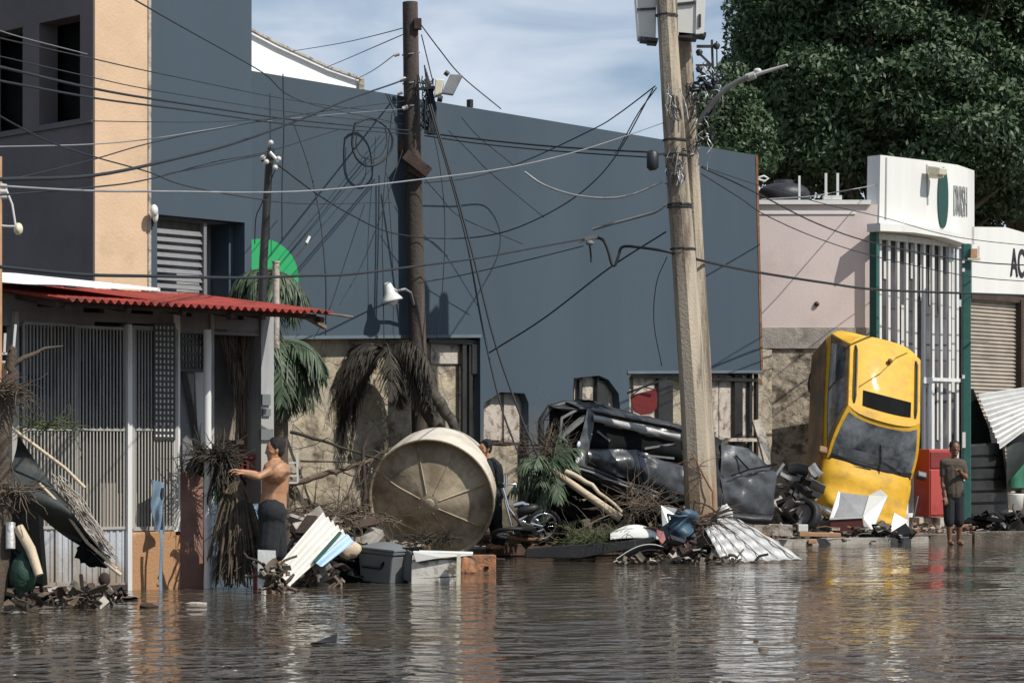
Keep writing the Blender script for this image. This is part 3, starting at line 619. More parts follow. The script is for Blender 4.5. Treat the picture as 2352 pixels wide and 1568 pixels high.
# ================= utility poles =================
def lean(pts,r,mb,n=16,oct=False): return mb.tube(pts,r,n,sm=not oct)
wp_=thing('wooden_pole','tall dark leaning wooden utility pole rising behind the round tank','utility pole',P(968,1240,34.9))
g=MB(); dd=35.4
ax=[(970,1250),(966,990),(957,700),(950,400),(945,200),(942,6)]
g.tube([P(x,y,dd) for x,y in ax],[.150,.138,.132,.128,.124,.118],18); part(g,'pole',m_wood,wp_)
g=MB()
for y,x in((124,944),(190,945),(243,946),(396,951)):
    g.tube([P(x-20,y+3,dd),P(x,y,dd-.145),P(x+20,y-4,dd)],.013,6); g.tube([P(x-20,y+3,dd),P(x,y,dd+.14),P(x+20,y-4,dd)],.013,6)
part(g,'strap',m_steel,wp_)
g=MB(); g.bar(P(952,56,dd-.1),P(968,56,dd-.1),.14,.16); part(g,'clamp_block',m_darkwood,wp_); g=MB(); g.bar(P(930,355,dd-.2),P(985,398,dd-.16),.16,.16); g.prism([P(908,330,dd),P(925,318,dd),P(936,345,dd),P(940,388,dd)],(0,.1,0)); g.bar(P(940,385,dd-.15),P(975,405,dd-.15),.14,.12); part(g,'clamp_block',m_darkwood,wp_)
g=MB()
for x,y in((905,127),(918,185),(912,215),(925,250),(985,205),(960,390)): g.tube([P(x,y,dd-.1),P(x+12,y-4,dd-.1)],.035,8)
g.tube([P(925,180,dd-.1),P(940,180,dd-.05)],.02,6); part(g,'insulator',m_ceram,wp_)
g=MB()
for k in range(14):
    pts=[P(960+random.uniform(0,38),170+random.uniform(0,60),dd-.15)]
    for i in range(5): pts.append(P(965+random.uniform(0,32),190+i*26+random.uniform(-10,10),dd-.2+random.uniform(-.05,.05)))
    g.tube(pts,.009,5)
for k in range(7):
    x=975+k*2.5; g.tube([P(x,150+k*8,dd-.15),P(x+12,250,dd-.2),P(x+8,310,dd-.2),P(x-6,290,dd-.18)],.012,5)
part(g,'wire_bundle',m_wire,wp_)
# floodlight
f1=thing('floodlight','square floodlight clamped high on the wooden pole, pointing up right','lamp',P(1000,225,dd-.2))
Rf=Matrix.Rotation(rad(20),3,'Y')@Matrix.Rotation(rad(20),3,'Z')
g=MB(); g.prism([P(1034,170,dd-.3),P(1063,172,dd-.3),P(1040,218,dd-.3),P(1014,214,dd-.3)],(0,.12,0)); part(g,'housing',m_steel,f1,bevel=.01)
g=MB(); g.prism([P(1000,180,dd-.32),P(1020,182,dd-.32),P(1014,215,dd-.32),P(997,222,dd-.32)],(0,.2,0)); part(g,'ballast',m_beige,f1,bevel=.02)
g=MB(); g.bar(P(960,205,dd-.2),P(1010,200,dd-.25),.04); g.tube([P(1005,226,dd-.3),P(1016,228,dd-.3)],.05,8); g.tube([P(1022,166,dd-.25),P(1030,172,dd-.25)],.04,8); part(g,'bracket',m_metal,f1)
# street lamp on the wooden pole
sl=thing('street_lamp','white bell shaped street lamp on a curved arm of the wooden pole','street lamp',P(950,705,dd-.1))
g=MB(); a=P(890,652,dd-.6); M_=Matrix.Translation(a)@Matrix.Rotation(rad(165),4,'Y')
g.lathe([(0,-.02),(.05,-.02),(.07,.05),(.085,.14),(.16,.24),(.175,.27),(.17,.275),(.05,.26),(0,.26)],20,M_); part(g,'lamp_shade',m_whitemetal,sl)
g=MB(); g.ell(P(902,690,dd-.6),(.08,.08,.09)); part(g,'lamp_lens',m_lens,sl)
g=MB(); g.tube([P(893,655,dd-.6),P(910,668,dd-.6),P(930,664,dd-.5),P(943,672,dd-.35),P(950,700,dd-.13)],.022,8); part(g,'lamp_arm',m_steel,sl)
# twin concrete poles
d1,d2=33.2,33.75
tp=thing('concrete_pole','front weathered octagonal concrete pole carrying the metal cabinets','utility pole',P(1606,1215,d1))
ax=[(1610,1250),(1606,1160),(1592,900),(1571,600),(1548,300),(1529,0),(1524,-80)]
g=MB(); g.tube([P(x,y,d1) for x,y in ax],[.215,.205,.19,.172,.155,.135,.13],8,sm=False); part(g,'pole',m_polec,tp)
g=MB()
for y,x in((36,1531),(322,1550),(356,1553),(470,1561),(476,1561),(572,1569)):
    r=.16+y*.00004
    g=MB(); g.lathe([(r,-.015),(r+.006,-.010),(r+.006,.010),(r,.015)],8,Matrix.Translation(P(x,y,d1)),0,False); part(g,'strap',m_metal,tp)
tq=thing('concrete_pole','rear concrete pole standing tight behind the cabinet pole','utility pole',P(1616,1215,d2))
ax=[(1628,1250),(1622,1080),(1610,800),(1596,560),(1583,300),(1571,90),(1566,-60)]
g=MB(); g.tube([P(x,y,d2) for x,y in ax],[.15,.145,.135,.125,.12,.11,.105],8,sm=False); part(g,'pole',m_polec,tq)
# cabinets
cb=thing('meter_cabinet','grey transformer cabinet in shade left of the concrete pole top','cabinet',P(1484,96,d1+.1))
g=MB(); g.prism([P(1456,-60,d1+.1),P(1510,-60,d1+.1),P(1506,92,d1+.1),P(1466,86,d1+.1)],(0,.35,0)); part(g,'cabinet',m_cab,cb,bevel=.015)
g=MB(); g.bar(P(1463,22,d1+.08),P(1506,20,d1+.08),.015,.03); part(g,'seam_strip',m_metal,cb); g=MB(); g.bar(P(1470,92,d1+.2),P(1510,96,d1+.2),.3,.05); g.bar(P(1486,99,d1+.2),P(1508,101,d1+.2),.2,.04); part(g,'mount',m_metal,cb)
cc=thing('meter_cabinet','pale cream cabinet right of the concrete pole top with slotted side','cabinet',P(1590,82,d1+.1))
g=MB(); q=[(1553,-60),(1600,-60),(1597,82),(1557,84)]; g.prism([P(x,y,d1+.05) for x,y in q],(0,.4,0)); part(g,'cabinet',m_cab,cc,bevel=.012)
g=MB(); q=[(1600.5,-60),(1623,-60),(1617,78),(1597.5,80)]; g.prism([P(x,y,d1+.02) for x,y in q],(0,.4,0)); part(g,'side_box',m_white,cc,bevel=.012)
g=MB(); g.prism([P(x,y,d1) for x,y in((1605,33),(1610,33),(1610,62),(1604,62))],(0,.03,0)); g.bar(P(1556,10,d1+.03),P(1596,6,d1+.03),.03,.035); part(g,'mount',m_metal,cc); g=MB(); g.bar(P(1557,84,d1+.2),P(1600,88,d1+.2),.3,.07); g.bar(P(1598,81,d1+.2),P(1620,84,d1+.2),.3,.06); part(g,'mount',m_metal,cc)
# rack beside pole
rk=thing('insulator_rack','dark metal insulator rack with hanging hardware right of the twin poles','rack',P(1640,260,d2))
g=MB(); g.bar(P(1635,92,d2),P(1641,265,d2),.035); g.bar(P(1600,107,d2),P(1652,107,d2),.04); g.bar(P(1598,205,d2),P(1650,205,d2),.05); g.bar(P(1603,120,d2),P(1634,150,d2),.03); g.bar(P(1600,160,d2),P(1636,182,d2),.03); g.bar(P(1598,150,d2),P(1640,150,d2),.025)
g.bar(P(1646,95,d2),P(1648,250,d2),.02); part(g,'frame',m_metal,rk)
g=MB()
for x,y in((1646,107),(1606,122),(1606,160),(1625,196),(1640,190),(1612,182)): g.tube([P(x,y-8,d2-.05),P(x,y-3,d2-.05),P(x,y+6,d2-.05)],[.03,.055,.035],8)
part(g,'insulator',m_plastd,rk)
g=MB()
for k in range(46):
    x0,y0=random.uniform(1588,1650),random.uniform(150,330); pts=[P(x0,y0,d2-.1)]
    for i in range(4): x0+=random.uniform(-16,16); y0+=random.uniform(-14,22); pts.append(P(min(max(x0,1585),1660),y0,d2-.12+random.uniform(-.1,.1)))
    g.tube(pts,random.choice((.006,.010,.014)),5,mi=random.choice((0,0,1)))
part(g,'cable_tangle',[m_wire,m_wiregrey],rk)
# tangle on the poles front
g=MB()
for k in range(34):
    y0=random.choice((200,215,330,350,360))+random.uniform(-12,30); x0=1550+random.uniform(-20,30); pts=[]
    for i in range(6):
        pts.append(P(x0,y0,d1-.19-random.uniform(0,.04))); x0+=random.uniform(-7,11); y0+=random.uniform(-4,26)
    g.tube(pts,random.choice((.007,.01)),5,mi=random.choice((0,1,1,0)))
one(g,'cable_tangle',[m_wire,m_wiregrey],'tangle of dark and bare cables wrapped round the front concrete pole','cables')
sbx=MB(); sbx.tube([P(1500,346,d1-.25),P(1499,352,d1-.25),P(1499,385,d1-.25),P(1500,391,d1-.25)],[.05,.085,.085,.05],12); sbx.bar(P(1500,356,d1-.2),P(1545,352,d1-.1),.03); one(sbx,'splice_box',m_plastd,'black cable splice canister hanging left of the twin poles','junction box')
# arm lamp
al=thing('lamp_arm','bare curved grey lamp arm without its lamp, reaching right from the twin poles','street lamp arm',P(1592,300,d2))
g=MB(); g.tube([P(1590,300,d2),P(1608,276,d2),P(1640,232,d2-.2),P(1668,202,d2-.3),P(1700,185,d2-.4),P(1722,176,d2-.5)],[.045,.045,.042,.04,.04,.04],10); part(g,'arm',m_steel,al)
g=MB(); g.tube([P(1715,179,d2-.45),P(1735,172,d2-.5)],.055,10); g.tube([P(1735,172,d2-.5),P(1775,160,d2-.6),P(1808,150,d2-.7)],[.03,.025,.02],8); g.ell(P(1740,163,d2-.5),(.06,.04,.04)); part(g,'socket',m_ceram,al)
# thin pole with insulators
tn=thing('service_pole','thin dark steel service pole with ceramic insulators behind the red roof','utility pole',P(600,760,29.2))
g=MB(); g.tube([P(598,860,29.2),P(605,600,29.2),P(618,380,29.2),P(623,340,29.2)],[.06,.055,.05,.045],10); part(g,'pole',m_metal,tn)
g=MB()
for x,y in((622,328),(640,365),(632,385),(604,362),(612,372)): g.ell(P(x,y,29.05),(.035,.035,.035)); 
g.tube([P(620,350,29.05),P(640,372,29.05)],.025,6); part(g,'insulator',m_ceram,tn)
g=MB(); g.bar(P(600,368,29.1),P(645,362,29.1),.04); part(g,'crossarm',m_metal,tn)
g=MB(); a=P(634,800,29.6); g.tube([a,P(634,604,29.6)],.045,10); g.tube([P(634,604,29.6),P(634,600,29.6)],.055,10); one(g,'vent_pipe',m_conc_l,'pale vertical pipe rising behind the red roof right of the thin service pole','pipe')
# ================= cables =================
def cable(label,pts,r=.012,m=None,sag=0,name='cable',n=14,grp=None,near=True):
    if near and pts[0][0]<=350 and pts[0][2]<28 and len(pts)>2:
        xa,xb=pts[0][0],pts[-1][0]; ia,ib=1/13.,1/pts[-1][2]
        if xb<700: xb,ib=940,1/34.
        pts=[(x,y,1/(ia+(ib-ia)*(x-xa)/(xb-xa))) for x,y,_ in pts]; rr_=[.8*r*p[2]/31 for p in pts]; r=sum(rr_)/len(rr_)
    # pts: (x,y,d) control; Catmull-Rom through them
    Q=[P(*p) for p in pts]; out=[]
    if len(Q)==2:
        for i in range(n+1):
            u=i/n; p=Q[0].lerp(Q[1],u); p.z-=sag*4*u*(1-u); out.append(p)
    else:
        E=[Q[0]*2-Q[1]]+Q+[Q[-1]*2-Q[-2]]
        for i in range(1,len(E)-2):
            for k in range(6):
                u=k/6; a,b,c,d=E[i-1],E[i],E[i+1],E[i+2]
                out.append(.5*((2*b)+(c-a)*u+(2*a-5*b+4*c-d)*u*u+(3*b-a-3*c+d)*u**3))
        out.append(Q[-1])
    g=MB(); g.tube(out,r,5); return one(g,name,m or m_wire,label,'cable',grp)
w_=m_wire; gy=m_wiregrey
cable('pair cable running down right over peach strip to wooden pole, upper dark one',[(-60,140,24),(220,205,26),(420,238,28),(700,278,31),(940,300,34.7)],.017)
cable('lower dark cable just under the upper pair over the peach strip',[(-60,175,24),(220,226,26),(420,252,28),(700,290,31),(940,308,34.7)],.014)
cable('thin cable crossing the peach strip above the dark pair',[(-60,70,24),(0,88,24),(220,137,26),(380,172,28),(700,235,31),(925,262,34.7)],.009)
cable('faint thin cable between the dark pair and the higher thin cable',[(-60,120,24),(0,130,24),(220,180,26),(380,212,28),(700,262,31),(925,285,34.7)],.008)
cable('thin cable falling steeply from the top of the block to the blue wall edge',[(240,-40,27),(400,52,28.5),(600,165,31),(700,235,32),(900,280,34.7)],.010)
cable('thick black cable rising from lower left to the wooden pole',[(-40,420,24),(0,412,24),(215,403,26),(400,365,28),(550,325,30),(700,270,32),(800,228,33),(905,192,34.8),(938,178,35.1)],.022)
cable('second cable rising to the thin service pole insulator',[(-40,450,24),(0,448,24),(215,430,26),(340,412,27.5),(500,370,28.7),(615,348,29.1),(780,297,33)],.012)
cable('cable sweeping across the dark side wall to the splice on the peach strip',[(-40,405,24),(0,415,24),(100,395,25),(215,366,26),(340,330,27.5),(480,300,28),(700,262,30),(930,232,34.9)],.010)
cable('cable dropping from upper left across the peach strip to the wall sag',[(-40,245,24),(100,320,25),(215,360,26),(340,395,27.5),(420,425,28.5),(560,452,30),(700,468,31),(900,465,33)],.011)
cable('pale wire across the peach strip towards the wooden pole',[(-40,338,24),(200,332,26),(340,320,27.5),(480,298,29.5),(600,280,31),(780,262,33),(930,250,35)],.008,gy)
cable('long pale wire passing behind the wooden pole to the twin poles',[(-40,425,24),(200,438,26),(400,440,28),(600,442,31),(760,435,33),(950,414,34.7),(1150,388,34.4),(1300,355,34),(1420,318,33.6),(1530,280,33.4)],.013,gy)
cable('dark twisted pair from the wooden pole to the splice canister, upper strand',[(975,305,34.7),(1100,320,34.4),(1250,335,34),(1400,345,33.5),(1500,350,33.1)],.014)
cable('dark twisted pair from the wooden pole to the splice canister, lower strand',[(975,312,34.7),(1100,330,34.4),(1250,345,34),(1400,356,33.5),(1500,362,33.1)],.010)
cable('pale hanging loop wire sagging left of the twin poles',[(1205,395,33.8),(1250,425,33.7),(1320,448,33.5),(1400,455,33.4),(1460,444,33.3),(1520,418,33.2)],.016,gy)
cable('heavy bundled cable crossing low over the whole view, left of the twin poles',[(-40,610,24),(0,613,24),(140,627,25),(220,632,26),(340,634,27.5),(560,638,29),(700,633,31),(800,630,32),(950,612,34.2),(1100,592,34.2),(1250,565,33.8),(1345,548,33.5)],.022)
cable('heavy cable loop hanging under its splice and running right',[(1345,548,33.5),(1380,548,33.4),(1395,570,33.4),(1405,605,33.4),(1413,608,33.4),(1420,590,33.4),(1430,567,33.4),(1470,568,33.3),(1535,578,33.1),(1620,600,33.6),(1740,625,37),(1900,650,39),(2015,665,41),(2230,674,43),(2400,680,45)],.022)
cable('short drop tail hanging from the cable splice',[(1352,550,33.5),(1356,575,33.5),(1358,603,33.5)],.014)
g=MB(); g.bar(P(1328,552,33.45),P(1372,543,33.4),.07,.06); g.ell(P(1355,558,33.4),(.06,.05,.04)); one(g,'cable_splice',m_greymetal,'grey splice clamp on the heavy low cable','clamp')
cable('stout cable rising from the splice to the front concrete pole',[(1362,527,33.4),(1400,516,33.3),(1460,500,33.2),(1505,487,33.1),(1530,470,33.05)],.022,m_greymetal)
cable('diagonal guy wire from the front concrete pole down left to the broken wall',[(1530,532,33.2),(1400,615,33.6),(1250,730,34.2),(1120,812,34.8)],.013)
cable('steep doubled guy wire from the wooden pole down to the debris, left strand',[(985,240,34.6),(1005,310,34.5),(1040,430,34.3),(1075,570,34.1),(1110,760,33.9),(1150,930,33.7),(1190,1040,33.6)],.014)
cable('steep doubled guy wire from the wooden pole down to the debris, right strand',[(990,240,34.5),(1012,320,34.4),(1050,450,34.2),(1090,600,34.0),(1135,780,33.8),(1190,940,33.6),(1240,1060,33.5)],.016)
cable('thin wire falling from the wooden pole behind the doubled guy wire',[(985,260,34.8),(1010,380,34.8),(1022,520,34.8),(1015,680,34.8),(1003,775,34.8)],.007)
cable('thin guy wire falling from the crossing at the blue wall',[(672,275,32),(710,385,31.8),(735,500,31.6),(748,640,31.4),(748,770,31.4)],.010)
cable('vertical hanging wire on the blue wall left of the service pole top',[(650,170,33.4),(652,300,33.4),(648,420,33.4),(648,550,33.4)],.009)
cable('hanging wire left of the wooden pole over the blue wall',[(900,262,34.9),(885,400,34.85),(878,520,34.8),(880,640,34.8),(882,780,34.8)],.007)
cable('slanting loose wire left of the wooden pole',[(925,345,34.5),(880,480,34.2),(830,610,34),(780,700,33.6)],.007)
cable('cable from the service pole insulator sagging right to the wooden pole',[(640,380,29.1),(720,440,30.5),(800,490,32),(900,535,33.5),(1030,548,35),(1150,535,34.5),(1260,490,34),(1350,430,33.6),(1420,350,33.4),(1500,205,33.2)],.010)
cable('upper thin wire from the twin poles to the roof line',[(1505,198,33.2),(1420,262,34),(1360,298,36),(1200,372,36.5),(1080,408,36),(975,420,35.4)],.010)
cable('second thin wire from the twin poles to the roof line',[(1508,202,33.2),(1465,262,33.6),(1425,335,33.8),(1412,352,33.5)],.009)
cable('thin wire on the sky from the wooden pole down right',[(965,55,34.8),(1010,115,35),(1060,175,36),(1150,250,38)],.010)
cable('thin wire on the sky beside the floodlight',[(968,80,34.8),(985,150,35),(995,190,35)],.009)
cable('topmost thin wire on the sky left of the wooden pole',[(925,65,34.8),(860,82,36),(780,100,42),(665,119,50)],.008)
cable('second thin wire on the sky left of the wooden pole',[(925,80,34.8),(860,108,36),(800,134,42),(745,157,50)],.008)
cable('third thin wire on the sky left of the wooden pole',[(905,127,34.8),(860,160,40),(815,184,50)],.008)
cable('dark cable from the twin poles down across the pink wall, upper',[(1612,385,33.8),(1700,425,35.5),(1760,455,37),(1880,515,39.5),(2015,560,42),(2230,600,44),(2420,612,46)],.013)
cable('thinner cable below it across the pink wall',[(1612,400,33.8),(1700,455,35.5),(1760,495,37),(1880,548,39.5),(2015,590,42),(2230,635,44),(2420,650,46)],.009)
cable('thin wire from the twin poles over the sign building fascia',[(1612,382,33.8),(1740,425,36),(1900,470,39),(2030,500,42),(2200,545,44),(2420,570,46)],.008)
cable('pale wire over the rooftop tank and pink roof',[(1748,458,40),(1850,452,42),(1900,445,43),(2010,425,44),(2100,405,60)],.010,gy)
cable('thin wire drooping left of the twin poles to the broken wall',[(1532,590,33.2),(1508,650,33.5),(1502,740,33.7),(1520,840,34)],.007)
cable('thin wire under the heavy cable right of the wooden pole',[(960,650,34.4),(1060,632,34.4),(1200,600,34),(1340,565,33.6)],.008)
cable('faint level wire low across the peach strip',[(200,278,26),(340,280,27.5),(500,280,29),(640,272,31)],.007)
cable('faint wire at the far left behind the dark wall windows',[(-40,50,24),(20,78,24),(200,125,26)],.012,m_greymetal)
cable('cable coil loop hanging left of the wooden pole',[(815,285,34.5),(809,330,34.5),(820,365,34.5),(845,381,34.6),(875,372,34.7),(898,345,34.8),(900,310,34.8),(880,285,34.8),(850,272,34.7),(825,280,34.6),(815,285,34.5)],.018,name='cable_coil')
cable('thinner inner turn of the coil left of the wooden pole',[(822,300,34.5),(818,335,34.5),(835,362,34.5),(868,362,34.6),(888,330,34.7),(885,295,34.7)],.009,name='cable_coil')
for (q,lb) in(([(620,352,29.1),(540,368,28.4),(460,385,27.8),(380,400,27)],'faint spare wire from the service pole going left'),([(632,390,29.1),(600,470,29.2),(588,500,29.3),(585,560,29.5)],'looped drop wire hanging from the service pole to the green emblem'),
   ([(1030,300,34.8),(1080,350,35),(1130,400,35.5),(1250,500,36)],'very thin wire crossing the blue wall right of the wooden pole'),([(1060,270,34.8),(1100,315,35),(1180,380,35.5)],'short bare wire end right of the floodlight'),
   ([(970,405,34.7),(1010,450,34.9),(1060,500,35.2),(1200,560,36)],'thin stay from the lower clamp of the wooden pole')):
    cable(lb,[p for p in q],.007)
# ================= trees =================
def leaves(name,ells,n,lf,m,parent,shell=.55,seed=1,wd=.42,inner=.25,up=.4):
    rng=np.random.default_rng(seed); vol=np.array([e[3]*e[4]*e[5] for e in ells]); vol=vol**.8; pr=vol/vol.sum(); E=np.array([e[:6] for e in ells],float)
    id_=rng.choice(len(ells),n,p=pr); q=rng.normal(size=(n,3)); q/=np.linalg.norm(q,axis=1)[:,None]
    r=np.where(rng.random(n)<inner,rng.random(n)**.5,shell+(1.08-shell)*rng.random(n)**.7); c=E[id_,:3]+q*r[:,None]*E[id_,3:6]
    a=rng.normal(size=(n,3))+q*.5; a[:,2]-=up; a/=np.linalg.norm(a,axis=1)[:,None]
    b=np.cross(a,q+rng.normal(size=(n,3))*.8); b/=np.linalg.norm(b,axis=1)[:,None]
    s=lf*(.6+.8*rng.random(n))[:,None]
    v=np.stack([c-a*s*.5,c+b*s*wd*.5,c+a*s*.5,c-b*s*wd*.5],1).reshape(-1,3)
    off=ORG.get(parent.name); v=v-np.array(off)
    me=bpy.data.meshes.new(name); me.vertices.add(4*n); me.vertices.foreach_set('co',v.ravel()); me.loops.add(4*n); me.loops.foreach_set('vertex_index',np.arange(4*n))
    me.polygons.add(n); me.polygons.foreach_set('loop_start',np.arange(0,4*n,4)); me.polygons.foreach_set('loop_total',np.full(n,4)); me.materials.append(m); me.update(calc_edges=True)
    o=bpy.data.objects.new(name,me); COL.objects.link(o); o.parent=parent; ORG[o.name]=off; return o
def tree(label,ep,n,d,base,seed,lf=.24,sub=70):
    t=thing('broadleaf_tree',label,'tree',V(((base-CX)/F*d,d,0)))
    rng=random.Random(seed); ells=[]
    big=[]
    for x,y,rx,ry in ep:
        c=P(x,y,d); big.append((c,rx/F*d,ry/F*d))
    tot=sum(b[1]*b[2] for b in big)
    for c,rx,rz in big:
        k=max(5,int(sub*rx*rz/tot))
        ry=min(rx,3.4)
        for i in range(k):
            while True:
                q=V((rng.gauss(0,1),rng.gauss(0,1),rng.gauss(0,1)))
                if q.length>.2: break
            q.normalize(); 
            if q.y>.45: q.y*=-1
            f=rng.uniform(.55,1.0); r=rng.uniform(.45,.95)*min(1,rz*.6+.25)
            ells.append((c.x+q.x*rx*f,c.y+q.y*ry*f,c.z+q.z*rz*f,r*1.25,r*1.1,r*.72))
        ells.append((c.x,c.y,c.z,rx*.72,ry*.7,rz*.72))
    leaves('crown',ells,n,lf,m_leaf,t,seed=seed)
    g=MB(); b=V(((base-CX)/F*d,d,-.3)); top=sum((x[0] for x in big),V((0,0,0)))/len(big); fk=b.lerp(top,.45)
    g.tube([b,b.lerp(fk,.5)+V((.1,0,0)),fk],[.42,.33,.28],12)
    for e in ells[::max(1,len(ells)//26)]:
        c=V(e[:3])+V((0,.5,0)); mid=fk.lerp(c,.5)+V((rng.uniform(-.3,.3),rng.uniform(-.3,.3),.3)); g.tube([fk,mid,c],[.16,.09,.03],7)
    part(g,'trunk',m_bark,t); return t
tree('huge dark green leafy tree rising behind the pink building and the sign',[(2020,120,300,230),(2150,330,330,190),(1860,330,190,150),(1790,70,110,120),(2000,-40,330,120)],190000,56,2060,3,.17,120)
tree('dark leafy tree filling the top right corner behind the white fascia',[(2330,120,190,240),(2360,400,170,150),(2480,250,220,260),(2260,20,160,120)],120000,59,2380,5,.18,80)
tree('small sparse tree crown just right of the twin pole insulators',[(1642,268,56,78),(1690,330,80,60),(1672,215,50,45)],9000,52,1700,8,.14,24)
# ================= palms =================
def frond(mb,base,dirv,ln,droop,nl,ll,mi=0,wd=.022,hang=.5,rr=.014,rng=random):
    dirv=V(dirv).normalized(); pts=[];p=V(base);seg=12;t=dirv.copy()
    for i in range(seg+1):
        pts.append(p.copy()); p=p+t*(ln/seg); t=(t+V((0,0,-droop/seg*(1+i*.12)))).normalized()
    mb.tube(pts,[rr*(1-.85*i/seg) for i in range(seg+1)],5,mi)
    for k in range(nl):
        u=.12+.88*k/nl; fi=u*seg; i=min(int(fi),seg-1); a=pts[i].lerp(pts[i+1],fi-i); tt=(pts[i+1]-pts[i]).normalized()
        sd_=tt.cross(V((0,0,1)))
        if sd_.length<.05: sd_=V((1,0,0))
        sd_.normalize(); l=ll*math.sin(math.pi*min(.98,u*.85+.12))*rng.uniform(.7,1.15)
        for sgn in(-1,1):
            dv=(sd_*sgn*(1-hang*.7)+tt*.45+V((0,0,-hang))+V((rng.uniform(-.2,.2),rng.uniform(-.2,.2),rng.uniform(-.15,.15)))).normalized()
            b=a+dv*l*.55; dv2=(dv+V((0,0,-.5*hang-.15))).normalized(); c=b+dv2*l*.45
            wv=tt.cross(dv).cross(dv).normalized()*wd if tt.cross(dv).length>.01 else tt*wd
            mb.add([a-wv*.5,a+wv*.5,b+wv*.6,b-wv*.6,c],[(0,1,2,3),(3,2,4)],mi)
def palm(label,base,crown,fronds,mt,r=.14,trm=None,lean=V((0,0,0)),seed=1,ll=.5,lw=.022,dn=26):
    t=thing('palm_tree',label,'palm',V(base)); rng=random.Random(seed)
    g=MB(); base=V(base);crown=V(crown); pts=[base.lerp(crown,i/8)+lean*math.sin(math.pi*i/8) for i in range(9)]
    g.tube(pts,[r*(1.15-.3*i/8+.05*(i%2)) for i in range(9)],10); part(g,'trunk',trm or m_bark,t)
    g=MB()
    for dv,ln,dr in fronds: frond(g,crown+V((rng.uniform(-.05,.05),rng.uniform(-.05,.05),rng.uniform(-.05,.05))),dv,ln,dr,int(ln*dn),ll,hang=.6,rng=rng,wd=lw)
    part(g,'fronds',mt,t); return t
rng=random.Random(4)
fr=[]
for k in range(24):
    a=rng.uniform(0,2*math.pi); fr.append(((min(.45,math.cos(a)),math.sin(a)*.3-.1,rng.uniform(-.1,.4)),rng.uniform(.9,1.5),rng.uniform(1.8,2.8)))
for k in range(22): a=rng.uniform(math.pi*.8,math.pi*1.3); fr.append(((math.cos(a),-abs(math.sin(a))*.15,rng.uniform(-.7,.15)),rng.uniform(1.2,1.9),rng.uniform(1.4,2.3)))
palm('snapped palm with dark drooping fronds hanging before the stone wall',P(1085,1100,34.95),P(885,806,34.9),fr,m_palmk,.10,m_palmk,seed=4,ll=.42,lw=.013,dn=36)
fr=[]
for k in range(22):
    a=rng.uniform(0,2*math.pi); fr.append(((math.cos(a),math.sin(a)*.45,rng.uniform(-.6,.25)),rng.uniform(.45,.75),rng.uniform(1.4,2.4)))
for k in range(8): fr.append(((rng.uniform(.3,.9),-.1,rng.uniform(-.6,.2)),rng.uniform(.7,1.0),rng.uniform(1.6,2.4)))
palm('green palm with hanging fronds between the small house and the stone wall',V((P(618,1200,31.6).x,31.6,0)),P(612,625,31.4),fr,m_palmg,.15,seed=6)
fr=[]
for k in range(26): fr.append(((rng.uniform(-.2,.7),rng.uniform(-.3,.1),rng.uniform(-.9,.2)),rng.uniform(.6,1.0),rng.uniform(1.2,2.2)))
palm('lower green palm fronds hanging behind the corner of the small house',V((P(645,1240,31).x,31,0)),P(645,790,30.8),fr,m_palmg,.10,seed=9)
fr=[]
for k in range(30): fr.append(((rng.uniform(-1,.25),rng.uniform(-.4,.2),rng.uniform(-.9,.35)),rng.uniform(.45,.85),rng.uniform(.8,1.8)))
ft=palm('fallen young palm with green fronds left of the black wreck',P(1425,1190,33.3),P(1262,1075,33.5),fr,m_palmg,.055,m_sticklt,seed=11,ll=.35)
